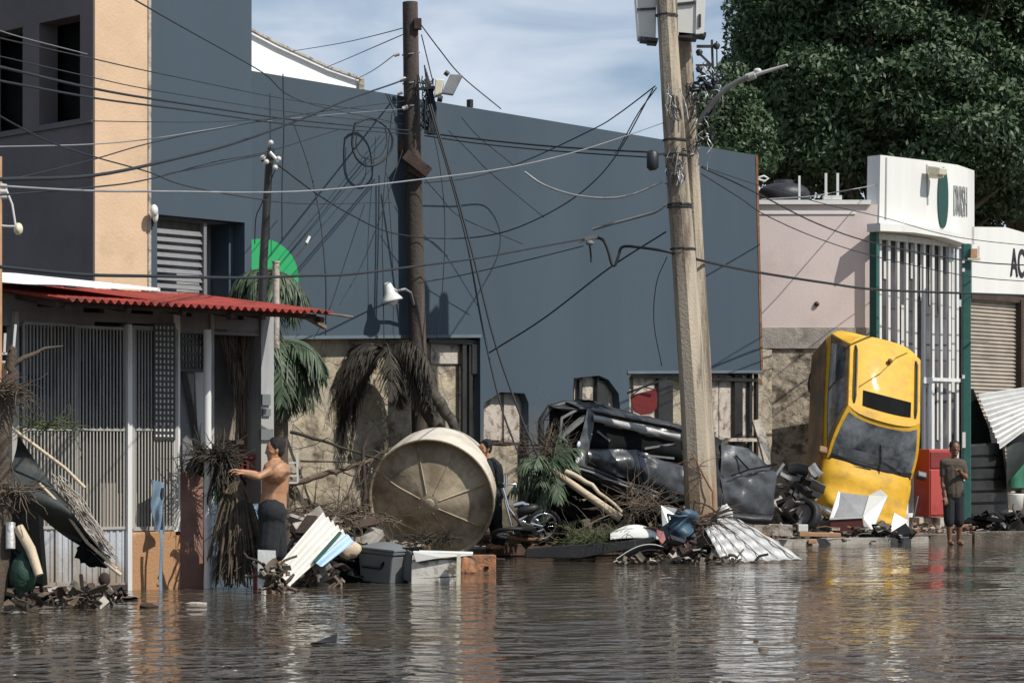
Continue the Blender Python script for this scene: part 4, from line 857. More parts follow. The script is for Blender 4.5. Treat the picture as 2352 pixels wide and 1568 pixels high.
# ================= cars =================
def lerp(a,b,u): return a+(b-a)*u
class Car:
    def __init__(s,L_=4.1,W_=1.72,zr=1.47,xw=1.0,xr=.25,x_re=-1.62,x_rb=-1.98,crush=None,belt=.95,wr=.62,wb=.80):
        s.__dict__.update(L=L_,W=W_,zr=zr,xw=xw,xr=xr,xre=x_re,xrb=x_rb,belt=belt,wr=wr,wb=wb); s.cr=crush or (lambda p:p)
    def wv(s,v): return lerp(s.wb,s.wr,v)+.05*math.sin(math.pi*v)
    def zv(s,v): return lerp(s.belt,s.zr,v)
    def xf(s,v,u): return lerp(s.xw,s.xr,v)+.09*(1-u*u)+.03*math.sin(math.pi*v)-.10*abs(u)**6*v
    def xb(s,v,u): return lerp(s.xrb,s.xre,v)-.05*(1-u*u)+.20*abs(u)**5*v
    def front(s,u,v,o=0): return s.cr(V((s.xf(v,u)+o*.8,u*s.wv(v),s.zv(v)+o*.5)))
    def rear(s,u,v,o=0): return s.cr(V((s.xb(v,u)-o,u*s.wv(v),s.zv(v)+o*.2)))
    def side(s,sg,t,v,o=0): return s.cr(V((lerp(s.xf(v,1),s.xb(v,1),t),sg*(s.wv(v)+.025*math.sin(math.pi*t)*(1-v)+o),s.zv(v)+o*.3)))
    def roof(s,u,t,o=0): 
        dz=.075*(1-abs(u)**2.4)*math.sin(math.pi*min(.98,max(.02,t)))**.35
        return s.cr(V((lerp(s.xf(1,u),s.xb(1,u),t),u*s.wv(1),s.zr+dz+o)))
    def body(s,st):
        g=MB(); R=[]
        for x,w_,zs,zb,zd in st:
            h=[(0,zs),(w_*.8,zs),(w_*.95,zs+.05),(w_*.985,lerp(zs,zb,.3)),(w_*1.0,lerp(zs,zb,.62)),(w_*.985,zb-.06),(w_*.95,zb),(w_*.84,zd),(w_*.5,zd+.025),(0,zd+.035)]
            loop=[(x,y,z) for y,z in h]+[(x,-y,z) for y,z in h[-2:0:-1]]; R.append(loop)
        # resample stations finer
        RR=[]
        for i in range(len(R)-1):
            for k in range(4):
                u=k/4; RR.append([tuple(lerp(a,b,u) for a,b in zip(p,q)) for p,q in zip(R[i],R[i+1])])
        RR.append(R[-1]); n=len(R[0]); vs=[s.cr(V(p)) for l in RR for p in l]; fs=[]
        for i in range(len(RR)-1):
            for j in range(n): fs.append((i*n+j,i*n+(j+1)%n,(i+1)*n+(j+1)%n,(i+1)*n+j))
        g.add(vs,fs,0,True); g.add(vs[:n],[tuple(reversed(range(n)))],0,False); g.add(vs[-n:],[tuple(range(n))],0,False)
        for sg in(-1,1): g.grid(lambda t,v:s.side(sg,t,v),16,8)
        g.grid(lambda u,v:s.front(u*2-1,v),10,8); g.grid(lambda u,v:s.rear(u*2-1,v),10,8); g.grid(lambda u,t:s.roof(u*2-1,t),14,16)
        return g
def patch(g,fn,nu=8,nv=8,th=.008,mi=0):
    g.grid(fn,nu,nv,None,mi)
def wheel(g,c,r,wd,axis_y=1):
    M_=Matrix.Translation(c)@Matrix.Rotation(rad(90),4,'X')
    g.lathe([(r*.62,-wd/2),(r*.9,-wd/2),(r,-wd*.35),(r,wd*.35),(r*.9,wd/2),(r*.62,wd/2),(r*.6,wd*.3),(r*.6,-wd*.3),(r*.62,-wd/2)],28,M_)
def rim(g,c,r,wd):
    M_=Matrix.Translation(c)@Matrix.Rotation(rad(90),4,'X')
    g.lathe([(0,wd*.36),(r*.15,wd*.36),(r*.2,wd*.28),(r*.5,wd*.3),(r*.6,wd*.4),(r*.62,wd*.2),(r*.62,-wd*.4),(0,-wd*.3)],20,M_)
def rot3(Fv,Uv):
    Fv=V(Fv).normalized(); Uv=V(Uv); Uv=(Uv-Fv*Uv.dot(Fv)).normalized(); return Matrix((Fv,Uv.cross(Fv),Uv)).transposed()
# ---- yellow car standing on its nose ----
def dent(p):
    p=p.copy()
    if p.x>1.0:   # crumpled bonnet
        k=min(1,(p.x-1.0)/.6)
        p.z+=k*(.11*mnoise.noise(V((p.x*3.2,p.y*3.4,1.3)))+.07*abs(mnoise.noise(V((p.x*5,p.y*6,4))))+.03*math.sin(p.y*9+p.x*4))
        if p.y<-.35: p.x-=.10*k
    p.y*=1.06
    p.z+=.008*mnoise.noise(V((p.x*3,p.y*3,5)))*(1 if p.z>1.3 else 0)
    return p
yc=Car(xw=1.02,xr=.28,x_re=-1.32,x_rb=-1.62,crush=dent,zr=1.50,wr=.66,wb=.79)
Rk=Matrix.Rotation(rad(26),3,'Z')@Matrix.Rotation(rad(-26),3,'X')@Matrix.Rotation(rad(-1),3,'X')
base=Matrix(((0,1,0),(0,0,-1),(-1,0,0)))   # columns F=(0,0,-1) L=(1,0,0) U=(0,-1,0)
base=Matrix((V((0,0,-1)),V((1,0,0)),V((0,-1,0)))).transposed()
roll=Matrix.Rotation(rad(-15),3,V((0,-1,0)))
R0=Matrix.Rotation(rad(20),3,'Z')@Matrix.Rotation(rad(-26),3,'X')@roll@base
nose=V((2.03,.0,.62)); T=P(1976,1206,41.3)-R0@nose
yl=thing('yellow_car','yellow car standing on its nose, leaning against the wall with roof to the street','car',T,rot=R0)
st=[(2.04,.55,.38,.56,.60),(1.97,.70,.28,.66,.72),(1.75,.79,.22,.76,.83),(1.35,.84,.20,.84,.92),(.98,.85,.20,.92,.985),(.2,.86,.20,.94,.96),(-.7,.86,.20,.96,.97),(-1.3,.85,.22,.97,.98),(-1.62,.80,.28,.96,.98),(-1.73,.70,.36,.90,.95)]
g=yc.body(st); part(g,'body',m_yel,yl)
g=MB()  # muddy side skins, window openings
for sg in(-1,):
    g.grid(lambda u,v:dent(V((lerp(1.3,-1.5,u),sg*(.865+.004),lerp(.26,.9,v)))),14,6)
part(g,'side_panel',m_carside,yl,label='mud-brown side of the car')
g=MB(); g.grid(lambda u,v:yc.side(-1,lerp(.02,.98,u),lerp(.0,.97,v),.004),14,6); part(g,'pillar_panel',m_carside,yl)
g=MB(); g.grid(lambda u,v:yc.front(lerp(-.93,.93,u),lerp(.02,.93,v),.012),10,8); part(g,'windscreen',m_carglass,yl)
g=MB(); g.grid(lambda u,v:yc.front(lerp(-.80,.55,u),lerp(.14,.34,v)+.05*math.sin(u*3),.016),10,3); part(g,'painted_reflection',m_greydust,yl)  # grey patch painted as the dash reflected in the windscreen
g=MB(); g.grid(lambda u,v:yc.front(lerp(-.95,.95,u),lerp(-.03,.13,v),.018),10,3); part(g,'windscreen_band',m_plastd,yl)
g=MB(); g.tube([yc.front(.2,.0,.04),yc.front(.15,.35,.035),yc.front(.05,.62,.03)],.010,5); g.tube([yc.front(.15,.33,.035),yc.front(.7,.12,.03)],.008,5); g.tube([yc.front(-.5,.0,.04),yc.front(.0,.10,.035)],.010,5); part(g,'wiper',m_plastd,yl)
for sg in(-1,1):
    for a,b in((.10,.50),(.53,.92)):
        g=MB(); g.grid(lambda u,v:yc.side(sg,lerp(a,b,u),lerp(.10,.86,v),.012),8,5); part(g,'side_window',m_carglass,yl)
g=MB(); g.grid(lambda u,t:yc.roof(lerp(-.64,.72,u),lerp(.11,.30,t),.008),10,4); part(g,'sunroof',m_black,yl)
for sg in(-1,1): g=MB(); g.tube([yc.roof(sg*.86,lerp(.10,.90,k/10),.05 if 0<k<10 else .0) for k in range(11)],.022,6); part(g,'roof_rail',m_plastd,yl)
g=MB(); g.tube([yc.roof(-.75,.33,.02),yc.roof(-.2,.55,.03),yc.roof(.25,.8,.03),yc.roof(.6,.93,.02)],.006,5); g.ell(yc.roof(.05,.72,.05),(.05,.05,.04)); part(g,'aerial',m_rust,yl)
g=MB(); g.box((.95,.98,1.02),(.14,.2,.13)); part(g,'wing_mirror',m_plastd,yl,bevel=.03)
g=MB(); g.box((.95,-.96,1.02),(.14,.16,.12)); part(g,'wing_mirror',m_carside,yl,bevel=.03)
for sx in(1.28,-1.02):
    for sy in(-.76,.76):
        g=MB(); wheel(g,V((sx,sy,.26)),.31,.2); wh=part(g,'wheel',m_rub,yl); g=MB(); rim(g,V((sx,sy-(.02 if sy<0 else -.02),.26)),.31,.2); part(g,'rim',m_steel,wh)
for sg in(-1,1):
    g=MB(); g.ell((1.86,sg*.60,.66),(.13,.16,.07)); part(g,'headlight',m_lens,yl)
g=MB(); g.box((2.0,0,.42),(.12,1.3,.16)); part(g,'bumper',m_plastd,yl,bevel=.04)
for sg in(-1,1):
    for x in(-.55,.35): g=MB(); g.box((x,sg*.872,.82),(.18,.03,.035)); part(g,'door_handle',m_chrome,yl)
# ---- black wreck ----
def crush(p):
    p=p.copy(); a=V((p.x*1.7,p.y*1.9,p.z*2.1)); k=.10
    p+=V((mnoise.noise(a),mnoise.noise(a+V((9,2,4))),mnoise.noise(a+V((3,8,1)))))*k
    b=V((p.x*2.6,p.y*2.2,p.z*3.1)); p.y+=.16*(abs(mnoise.noise(b))-.2); p.z+=.13*(abs(mnoise.noise(b+V((5,1,7))))-.2)*(1 if p.z>.7 else .3)
    if p.z>1.0: p.z-= (p.z-1.0)*(.38+.25*max(0,(p.x+.2))) ; p.y+=.10
    if p.x>1.0: p.x-=.12*abs(math.sin(p.y*4))
    a=V((p.x*6,p.y*6,p.z*6)); p+=V((mnoise.noise(a),mnoise.noise(a+V((9,2,4))),mnoise.noise(a+V((3,8,1)))))*.04
    return p
def crush2(p): q=crush(p); return V((q.x*.84,q.y*.80,q.z*.93))
bc=Car(L_=4.0,xw=1.25,xr=.85,x_re=-1.80,x_rb=-1.95,crush=crush2,zr=1.66,belt=.92,wr=.76,wb=.86)
R1=rot3((.835,.50,-.235),(-.06,-.16,1)); T=P(1352,1090,34.55)-R1@V((-1.9*.84,-.84*.8,.25))
bk=thing('black_car','crushed black estate car tipped down to the right behind the twin poles','car',T,rot=R1)
st=[(2.05,.78,.30,.80,.88),(2.0,.84,.26,.86,.96),(1.7,.86,.24,.90,1.02),(1.3,.87,.22,.94,1.04),(.98,.87,.22,.94,1.0),(.2,.87,.22,.94,.96),(-.9,.87,.22,.94,.96),(-1.6,.86,.24,.94,.96),(-1.93,.84,.28,.94,.96),(-2.04,.80,.36,.90,.95)]
g=bc.body(st); part(g,'body',m_blk,bk)
R1i=R1.transposed()
def dw(x): return 33.95+(x-1345)/455*1.75
def Lc(x,y,o=0): return R1i@(P(x,y,dw(x)+o)-T)
def skin(c4,m,name,amp=.04,o=0,nu=22,nv=12,fr=5,label=None,seed=0,th=.02):
    a,b,c,d=c4
    def f(u,v):
        x=lerp(lerp(a[0],b[0],u),lerp(d[0],c[0],u),v); y=lerp(lerp(a[1],b[1],u),lerp(d[1],c[1],u),v)
        q=V((x*.012*fr/5,y*.012*fr/5,seed)); bul=.10*math.sin(math.pi*v)*(1 if o>=0 else .3)
        r=abs(mnoise.noise(q*1.3))*2.2-.4+mnoise.noise(q*3.1)*.7
        e=min(u,1-u,v,1-v)*12; e=min(1,e)
        return Lc(x+3*mnoise.noise(q*2+V((7,1,3))),y+3*mnoise.noise(q*2),o-bul-amp*r*(.3+.7*e))
    g=MB(); nrm=R1i@V((0,th,0)); g.grid(f,nu,nv,nrm); return part(g,name,m,bk,label)
skin([(1262,932),(1352,926),(1362,948),(1290,944)],m_plastd,'roof_corner',.03,.15,seed=4)
skin([(1300,922),(1645,992),(1640,1010),(1362,950)],m_blk,'roof_skin',.05,.12,30,8,seed=2)
skin([(1364,952),(1562,997),(1562,1012),(1364,968)],m_steel,'roof_rail',.03,-.06,30,6,label='bright dented metal roof rail',seed=5)
skin([(1364,966),(1562,1010),(1572,1066),(1356,1032)],m_black,'side_window',.05,.10,seed=6)
for q in(((1372,990),(1400,1012)),((1480,1030),(1550,1018)),((1470,1044),(1548,1052))): g=MB(); g.bar(Lc(*q[0],-.02),Lc(*q[1],.02),.02,.03); part(g,'bent_trim',m_greymetal,bk)
skin([(1350,938),(1366,950),(1348,1075),(1316,1072)],m_greydust,'pillar',.05,-.02,10,18,label='dusty grey crushed rear pillar',seed=7)
skin([(1350,1030),(1462,1032),(1478,1110),(1352,1074)],m_blkdust,'door',.06,0,seed=9)
skin([(1464,1033),(1572,1072),(1580,1150),(1480,1111)],m_blkdust,'door',.07,.02,seed=12)
for k,(a,b,r,m,o) in enumerate((((1283,1050),(1582,1162),.030,m_plastd,-.10),((1300,1064),(1590,1172),.020,m_greymetal,-.12),((1345,1076),(1578,1152),.014,m_greymetal,-.10),((1290,1066),(1500,1150),.05,m_plastd,0),((1350,1096),(1588,1190),.03,m_plastd,0))):
    g=MB(); g.tube([Lc(lerp(a[0],b[0],t/8),lerp(a[1],b[1],t/8)+2*math.sin(t*2+k),o) for t in range(9)],r,7); part(g,'sill_trim',m,bk)
g=MB(); g.tube([Lc(x,y,.2) for x,y in((1285,1058),(1256,1045),(1242,1010),(1243,965),(1262,936),(1300,926),(1352,934))],.05,8); part(g,'tailgate_frame',m_plastd,bk)
g=MB(); g.tube([Lc(x,y,.1) for x,y in((1300,1050),(1285,1010),(1290,960),(1330,938))],.025,8); part(g,'tailgate_frame',m_greymetal,bk)
g=MB(); g.prism([Lc(x,y,.28) for x,y in((1262,936),(1350,936),(1322,1066),(1262,1050))],R1i@V((0,.2,0))); part(g,'tailgate_opening',m_black,bk)
g=MB(); g.bar(Lc(1290,1000,.1),Lc(1345,955,.05),.10,.05); part(g,'strut',m_greymetal,bk)
for x,y,r in((1333,1047,.05),(1326,1058,.035),(1329,1020,.03)):
    g=MB(); g.ell(Lc(x,y,-.1),(r,r*.5,r*1.5)); part(g,'tail_light',m_lens,bk)
skin([(1636,1000),(1660,1012),(1668,1180),(1632,1170)],m_plastd,'wheel_arch',.04,-.02,10,16,seed=15)
skin([(1658,1018),(1722,1030),(1782,1082),(1655,1090)],m_greydust,'bonnet',.05,-.05,seed=17,label='scraped grey bonnet')
skin([(1652,1090),(1784,1084),(1776,1180),(1668,1172)],m_blkdust,'wing_panel',.07,-.05,seed=19)
skin([(1664,1172),(1778,1182),(1765,1206),(1668,1196)],m_plastd,'bumper',.03,0,seed=21)
g=MB(); g.tube([Lc(1690,1045,-.15),Lc(1720,1078,-.16),Lc(1784,1066,-.12)],.012,6); g.tube([Lc(1720,1078,-.16),Lc(1680,1092,-.16)],.012,6); part(g,'panel_gap',m_black,bk)
for sx,sy in((-1.1,-.66),):
    g=MB(); wheel(g,V((sx,sy,.20)),.33,.2); wh=part(g,'wheel',m_rub,bk); g=MB(); rim(g,V((sx,sy-.02,.20)),.33,.2); part(g,'rim',m_metal,wh)
g=MB(); g.box((-.2,0,.20),(3.2,1.45,.12)); part(g,'underbody',m_black,bk)
# spare parts between the cars
def loose_wheel(label,c,r,rot,wd=.2):
    t=thing('loose_wheel',label,'wheel',c); g=MB(); M_=Matrix.Translation(c)@rot.to_4x4()
    g.lathe([(r*.62,-wd/2),(r*.9,-wd/2),(r,-wd*.35),(r,wd*.35),(r*.9,wd/2),(r*.62,wd/2),(r*.6,0),(r*.62,-wd/2)],26,M_); part(g,'tyre',m_rub,t)
    g=MB(); g.lathe([(0,wd*.2),(r*.2,wd*.25),(r*.55,wd*.1),(r*.62,wd*.42),(r*.62,-wd*.4),(0,-wd*.2)],20,M_); part(g,'rim',m_steel,t)
RX=Matrix.Rotation(rad(80),3,'X')
loose_wheel('black tyre leaning left of the yellow car nose',P(1846,1185,39.6),.31,Matrix.Rotation(rad(-35),3,'Z')@Matrix.Rotation(rad(70),3,'X'))
g=MB(); c=P(1843,1122,40.0); g.ell(c,(.13,.10,.26),Matrix.Rotation(rad(15),3,'Y')); one(g,'wing_mirror',m_greymetal,'torn off grey mirror shell standing by the yellow car side','mirror')
rng=random.Random(21)
def junk(label,x0,x1,y0,y1,d0,d1_,n,mts,seed,size=(.08,.3),name='scrap_heap',cat='scrap'):
    r=random.Random(seed); g=MB()
    for k in range(n):
        c=P(r.uniform(x0,x1),r.uniform(y0,y1),r.uniform(d0,d1_)); mi=r.randrange(len(mts)); s=r.uniform(*size); q=r.random()
        R=Matrix.Rotation(r.uniform(0,6),3,'Z')@Matrix.Rotation(r.uniform(-1,1),3,'X')@Matrix.Rotation(r.uniform(-1,1),3,'Y')
        if q<.35: g.box(c,(s,s*r.uniform(.2,.8),s*r.uniform(.05,.3)),R,mi)
        elif q<.55:
            pts=[c]; 
            for i in range(4): pts.append(pts[-1]+R@V((s*.4,r.uniform(-.3,.3)*s,r.uniform(-.2,.2)*s)))
            g.tube(pts,r.uniform(.008,.025),6,mi)
        elif q<.8: 
            def f(u,v,c=c,R=R,s=s,ph=r.uniform(0,6)): return c+R@V(((u-.5)*s,(v-.5)*s*.7,.12*s*math.sin(u*4+ph)+.1*s*math.cos(v*5+ph)))
            g.grid(f,4,4,R@V((0,0,.008)),mi)
        else:
            q_=[c+R@V((r.uniform(-.5,.5)*s,r.uniform(-.4,.4)*s,0)) for _ in range(3)]; g.prism(q_,R@V((0,0,s*.12)),mi)
    return one(g,name,mts,label,cat)
junk('dark torn engine and body parts heaped between the wreck and the yellow car',1780,1878,1075,1215,39.2,40.5,60,[m_plastd,m_metal,m_greymetal,m_rub],3,(.12,.4))
junk('heap of crushed parts and mud under the raised end of the wreck, coloured black for the shade there',1252,1600,1110,1235,34.3,35.6,110,[m_black,m_plastd,m_black,m_darkwood],35,(.25,.6))  # black tones stand in for the dark shade under the wreck
# ---- motorcycle ----
mo=thing('motorcycle','chrome and rust motorcycle wreck lying right of the round tank','motorcycle',P(1235,1250,33.4))
d=33.3
def ring(g,x,y,dd,r,tr,tilt,mi=0,nsp=0):
    c=P(x,y,dd); M_=Matrix.Rotation(rad(tilt[0]),3,'Z')@Matrix.Rotation(rad(tilt[1]),3,'X')
    pts=[c+M_@V((r*math.cos(a*math.pi/12),0,r*math.sin(a*math.pi/12))) for a in range(25)]; g.tube(pts,tr,6,mi,caps=False)
    for k in range(nsp): a=2*math.pi*k/nsp; g.tube([c,c+M_@V((r*math.cos(a),0,r*math.sin(a)))],.004,3,mi)
for (x,y,tl) in((1246,1208,(20,25)),(1172,1225,(-30,10))):
    g=MB(); tl=tl if x>1200 else (10,72); ring(g,x,y,d,.25,.03,tl); wq=part(g,'wheel',m_rub,mo); g=MB(); ring(g,x,y,d-.03,.205,.018,tl,0,14); part(g,'rim',m_chrome,wq)
g=MB(); A=lambda x,y,o=0:P(x,y,d-.1+o)
g.tube([A(1155,1120),A(1168,1165),A(1190,1195),A(1246,1208)],.022,8); g.tube([A(1190,1195),A(1215,1180),A(1235,1195)],.022,8); g.tube([A(1163,1090),A(1160,1150),A(1180,1225)],.02,8); g.tube([A(1190,1200),A(1220,1225),A(1250,1215)],.016,8); g.tube([A(1155,1110),A(1185,1112),A(1186,1118)],.016,6); part(g,'frame',m_chrome,mo)
g=MB(); g.ell(A(1212,1170),(.17,.1,.08),Matrix.Rotation(rad(-15),3,'Y')); g.box(A(1205,1213),(.22,.2,.18),Matrix.Rotation(.3,3,'Y')); part(g,'engine',m_metal,mo,bevel=.02)
g=MB(); g.tube([A(1180,1160),A(1200,1155),A(1218,1162),A(1222,1172)],.04,8);  part(g,'fuel_tank',m_chrome,mo)
g=MB(); g.tube([A(1165,1232),A(1200,1238),A(1245,1240)],.028,8); part(g,'exhaust',m_rust,mo)
# ================= round tank =================
Rt=None
n_t=V((-.13,-.94,-.30)).normalized()    # disc normal
ct=P(990,1148,33.6)
zx=n_t; xx=V((0,0,1)).cross(zx).normalized(); yy=zx.cross(xx); RT2=Matrix((xx,yy,zx)).transposed()
MT=Matrix.Translation(ct)@RT2.to_4x4()
tk=thing('round_tank','big cream round tank lying on its side, ribbed base facing the street','tank',P(990,1268,33.2))
R_=.93
g=MB(); prof=[(R_,.0),(R_*.995,-.12),(R_*.975,-.4),(R_*.93,-.75),(R_*.88,-.95),(0,-.96)]
g.lathe(prof,64,MT); part(g,'shell',m_tankrim,tk)
g=MB(); g.lathe([(R_*.94,-.13),(R_*.965,.0),(R_*.985,.012),(R_,.0)],64,MT); part(g,'rim',m_tank,tk)
g=MB(); vs=[];k=96; rr=[0,.1,.12,.25,.4,.55,.7,.8,.88,.95]
def hgt(r): 
    if r<=.12: return .17
    return .17-.27*((r-.12)/.70) if r<.82 else -.11-.02*(r-.82)/.13
def tankf(u,v):
    r=.0001+u*.945; a=v*2*math.pi
    z=hgt(r)+.010*mnoise.noise(V((r*2*math.cos(a),r*2*math.sin(a),0)))
    return MT@V((r*R_*math.cos(a),r*R_*math.sin(a),z))
g.grid(tankf,24,96); part(g,'base_disc',m_tank,tk)
g=MB()
for a in(15,-33,62,103,150,197,245,285):
    a=rad(a); pts=[MT@V((r*R_*math.cos(a+.12*math.sin(r*3)*(1 if a>2 else 0)),r*R_*math.sin(a+.12*math.sin(r*3)*(1 if a>2 else 0)),hgt(r)+.004)) for r in np.linspace(.16,.86,9)]
    g.tube(pts,.013,6)
g.lathe([(.08,.16),(.08,.178),(.07,.185),(0,.185)],24,MT)
part(g,'rib',m_tank,tk)
# weeds stuck in the lower half
def tuft(name,label,c,n,ln,m,seed,spread=.5,up=.6,rr=.006,cat='weeds',flat_=.5):
    r=random.Random(seed); g=MB(); c=V(c)
    for k in range(n):
        p=c+V((r.gauss(0,spread*.4),r.gauss(0,spread*.2),abs(r.gauss(0,spread*.12)))); dv=V((r.uniform(-1,1),r.uniform(-flat_,flat_)-.1,r.uniform(-.3,up))).normalized(); pts=[p]
        for i in range(5): dv=(dv+V((r.uniform(-.5,.5),r.uniform(-.3,.3),r.uniform(-.45,.25)))).normalized(); pts.append(pts[-1]+dv*ln*r.uniform(.12,.3))
        g.tube(pts,[rr*(1-.7*i/5) for i in range(6)],4)
    return one(g,name,m,label,cat)
tuft('dried_weeds','dark tangled dried weeds caught on the lower half of the round tank',P(992,1240,32.85),120,.30,m_palmk,5,.34,.4,.007)
tuft('dried_weeds','brown tangle of dry roots on the ground left of the round tank',P(790,1200,32.6),150,.45,m_stick,6,.75,.4,.008)
tuft('dried_weeds','dry brush heaped behind the shirtless man and the white sheet',P(690,1205,29.5),150,.45,m_stick,16,.7,.4,.008)
junk('matted mud-brown planks and reeds between the man and the round tank',655,860,1185,1255,31.5,33.5,170,[m_stick,m_mud,m_darkwood,m_mud,m_conc],71,(.12,.42),'rubble_pile','rubble')
junk('matted mud-brown wreckage piled along the ground before the black wreck',1180,1560,1205,1252,33,34,130,[m_stick,m_mud,m_darkwood,m_black,m_mud],72,(.08,.3),'rubble_pile','rubble')
# branches in front of the stone wall
def branch(label,pts,r,m=None,twigs=10,seed=0,name='branch',cat='branch'):
    g=MB(); rs=random.Random(seed); Q=[P(*p) for p in pts]; O=[]
    for i in range(len(Q)-1):
        for k in range(4): O.append(Q[i].lerp(Q[i+1],k/4)+V((rs.uniform(-1,1),rs.uniform(-1,1),rs.uniform(-1,1)))*r*.35)
    O.append(Q[-1]); g.tube(O,[r*(1-.6*i/len(O)) for i in range(len(O))],8)
    for k in range(twigs):
        i=rs.randrange(1,len(O)); p=O[i]; dv=V((rs.uniform(-1,1),rs.uniform(-.5,.5),rs.uniform(-.6,1))).normalized(); q=[p]
        for j in range(4): dv=(dv+V((rs.uniform(-.5,.5),rs.uniform(-.3,.3),rs.uniform(-.5,.3)))).normalized(); q.append(q[-1]+dv*rs.uniform(.08,.18))
        g.tube(q,[r*.3,r*.25,r*.2,r*.15,r*.08],5)
    return one(g,name,m or m_stick,label,cat)
branch('thick bare branch leaning against the stone wall, rising to the tank rim',[(665,1112,34),(740,1090,34.1),(800,1072,34.2),(860,1052,34.3),(925,1018,34.4)],.05,twigs=8,seed=1)
branch('dark slanting branch before the stone wall, upper left',[(665,990,34),(740,1012,34),(820,1038,34),(900,1062,34)],.028,m_palmk,6,2)
branch('thin level rail before the stone wall behind the man',[(690,1058,34),(760,1060,34),(830,1062,34)],.015,m_palmk,0,3)
branch('forked dark stem standing left of the round tank',[(843,1230,33),(838,1150,33.1),(835,1080,33.2),(832,1030,33.3),(846,1000,33.4)],.04,m_darkwood,6,4)
branch('twisting vine hanging left of the round tank',[(838,1050,33),(812,1100,33),(798,1140,33),(770,1170,33)],.018,None,5,5)
branch('dark broken trunk leaning from the wooden pole to the ground',[(985,890,34.6),(1015,940,34.5),(1050,990,34.4),(1078,1035,34.3)],.11,m_palmk,2,6,'fallen_trunk','tree trunk')
branch('dark branches across the lower opening left of the black wreck',[(1110,1015,34.4),(1160,1020,34.3),(1240,1022,34.2)],.03,m_darkwood,4,7)
branch('bare thin branch bending up before the black wreck',[(1300,1255,32.8),(1335,1215,32.7),(1380,1190,32.7),(1412,1178,32.8)],.018,None,8,8)
branch('pale stripped log sloping down before the black wreck',[(1300,1082,33.3),(1360,1115,33.1),(1428,1175,32.8)],.045,m_sticklt,0,9,'log','log')
branch('twiggy brown branch standing behind the pale log',[(1440,1215,33),(1455,1160,33.1),(1448,1110,33.2)],.02,None,40,10)
branch('reddish root wrapped at the foot of the twin poles',[(1575,1225,32.7),(1600,1190,32.6),(1640,1175,32.8),(1636,1130,32.95),(1610,1080,32.98),(1590,1040,32.98)],.022,m_rust,10,11)
branch('knotted brown roots round the base of the twin poles',[(1560,1215,32.6),(1590,1200,32.5),(1625,1205,32.5),(1650,1180,32.7)],.05,m_darkwood,26,12)
branch('dead twigs over the left end of the black wreck',[(1245,1060,33.6),(1262,1000,33.8),(1275,950,34)],.02,None,16,13)
tuft('dried_weeds','dry stalks heaped against the rear of the black wreck',P(1265,1050,33.7),90,.6,m_stick,26,.34,1.2,.006)
tuft('green_weeds','low olive weeds on the ground right of the motorcycle',P(1370,1250,32.7),260,.3,m_moss,27,.6,.9,.006)
tuft('dried_weeds','tangled twigs under the raised wreck beside the poles',P(1490,1165,33.0),90,.4,m_stick,28,.40,.8,.006)
# mud and rubble bank (uncountable)
def mound(xs,h,dep,seed,name,m,z0=.0):
    g=MB(); Q=[G(x,y,.05) for x,y in xs]
    def f(u,v):
        t=u*(len(Q)-1); i=min(int(t),len(Q)-2); a=Q[i].lerp(Q[i+1],t-i); n=V((.25,1,0)).normalized()
        p=a+n*(v*dep-.15); hh=h*(math.sin(math.pi*min(1,v*1.15+.02))**.7 if v<.85 else .4*(1-v)/.15)
        p.z=-.12+z0+hh*(.55+.9*mnoise.noise(V((p.x*1.3+seed,p.y*1.3,0)))+.35*mnoise.noise(V((p.x*5,p.y*5,seed)))+.3)
        return p
    g.grid(f,220,40); return struct(g,name,m,'stuff')
mound([(640,1330),(760,1300),(900,1278),(1060,1262),(1300,1252),(1580,1262),(1700,1246),(1850,1240),(2000,1240),(2110,1236)],.34,2.6,3,'rubble',m_mud)
mound([(-120,1395),(40,1385),(150,1368),(260,1372)],.16,1.2,8,'mud',m_mud)
def litter(name,xs,n,seed,mts,size=(.04,.16)):
    r=random.Random(seed); g=MB()
    for k in range(n):
        u=r.random()*(len(xs)-1); i=int(u); f=u-i; x=lerp(xs[i][0],xs[i+1][0],f); y=lerp(xs[i][1],xs[i+1][1],f); c=G(x,y+r.uniform(-2,5),.05); c+=V((.2,1,0))*r.uniform(0,1.7); c.z=r.uniform(.04,.26)
        s=r.uniform(*size); R=Matrix.Rotation(r.uniform(0,6),3,'Z')@Matrix.Rotation(r.uniform(-.6,.6),3,'X'); mi=r.randrange(len(mts))
        if r.random()<.5: g.box(c,(s,s*.6,s*.3),R,mi)
        elif r.random()<.6: g.tube([c,c+R@V((s*1.5,0,.04)),c+R@V((s*3,.05,.02))],r.uniform(.006,.015),5,mi)
        else: g.ell(c,(s*.5,s*.4,s*.3),R,8,mi,nz=.5,seed=k)
    return struct(g,name,mts,'stuff')
litter('debris_litter',[(640,1330),(900,1278),(1060,1262),(1300,1252),(1580,1265),(1700,1246),(1850,1240),(2110,1236),(2330,1222)],2200,5,[m_stick,m_darkwood,m_conc,m_conc_l,m_plastd,m_brick,m_mud,m_mud])
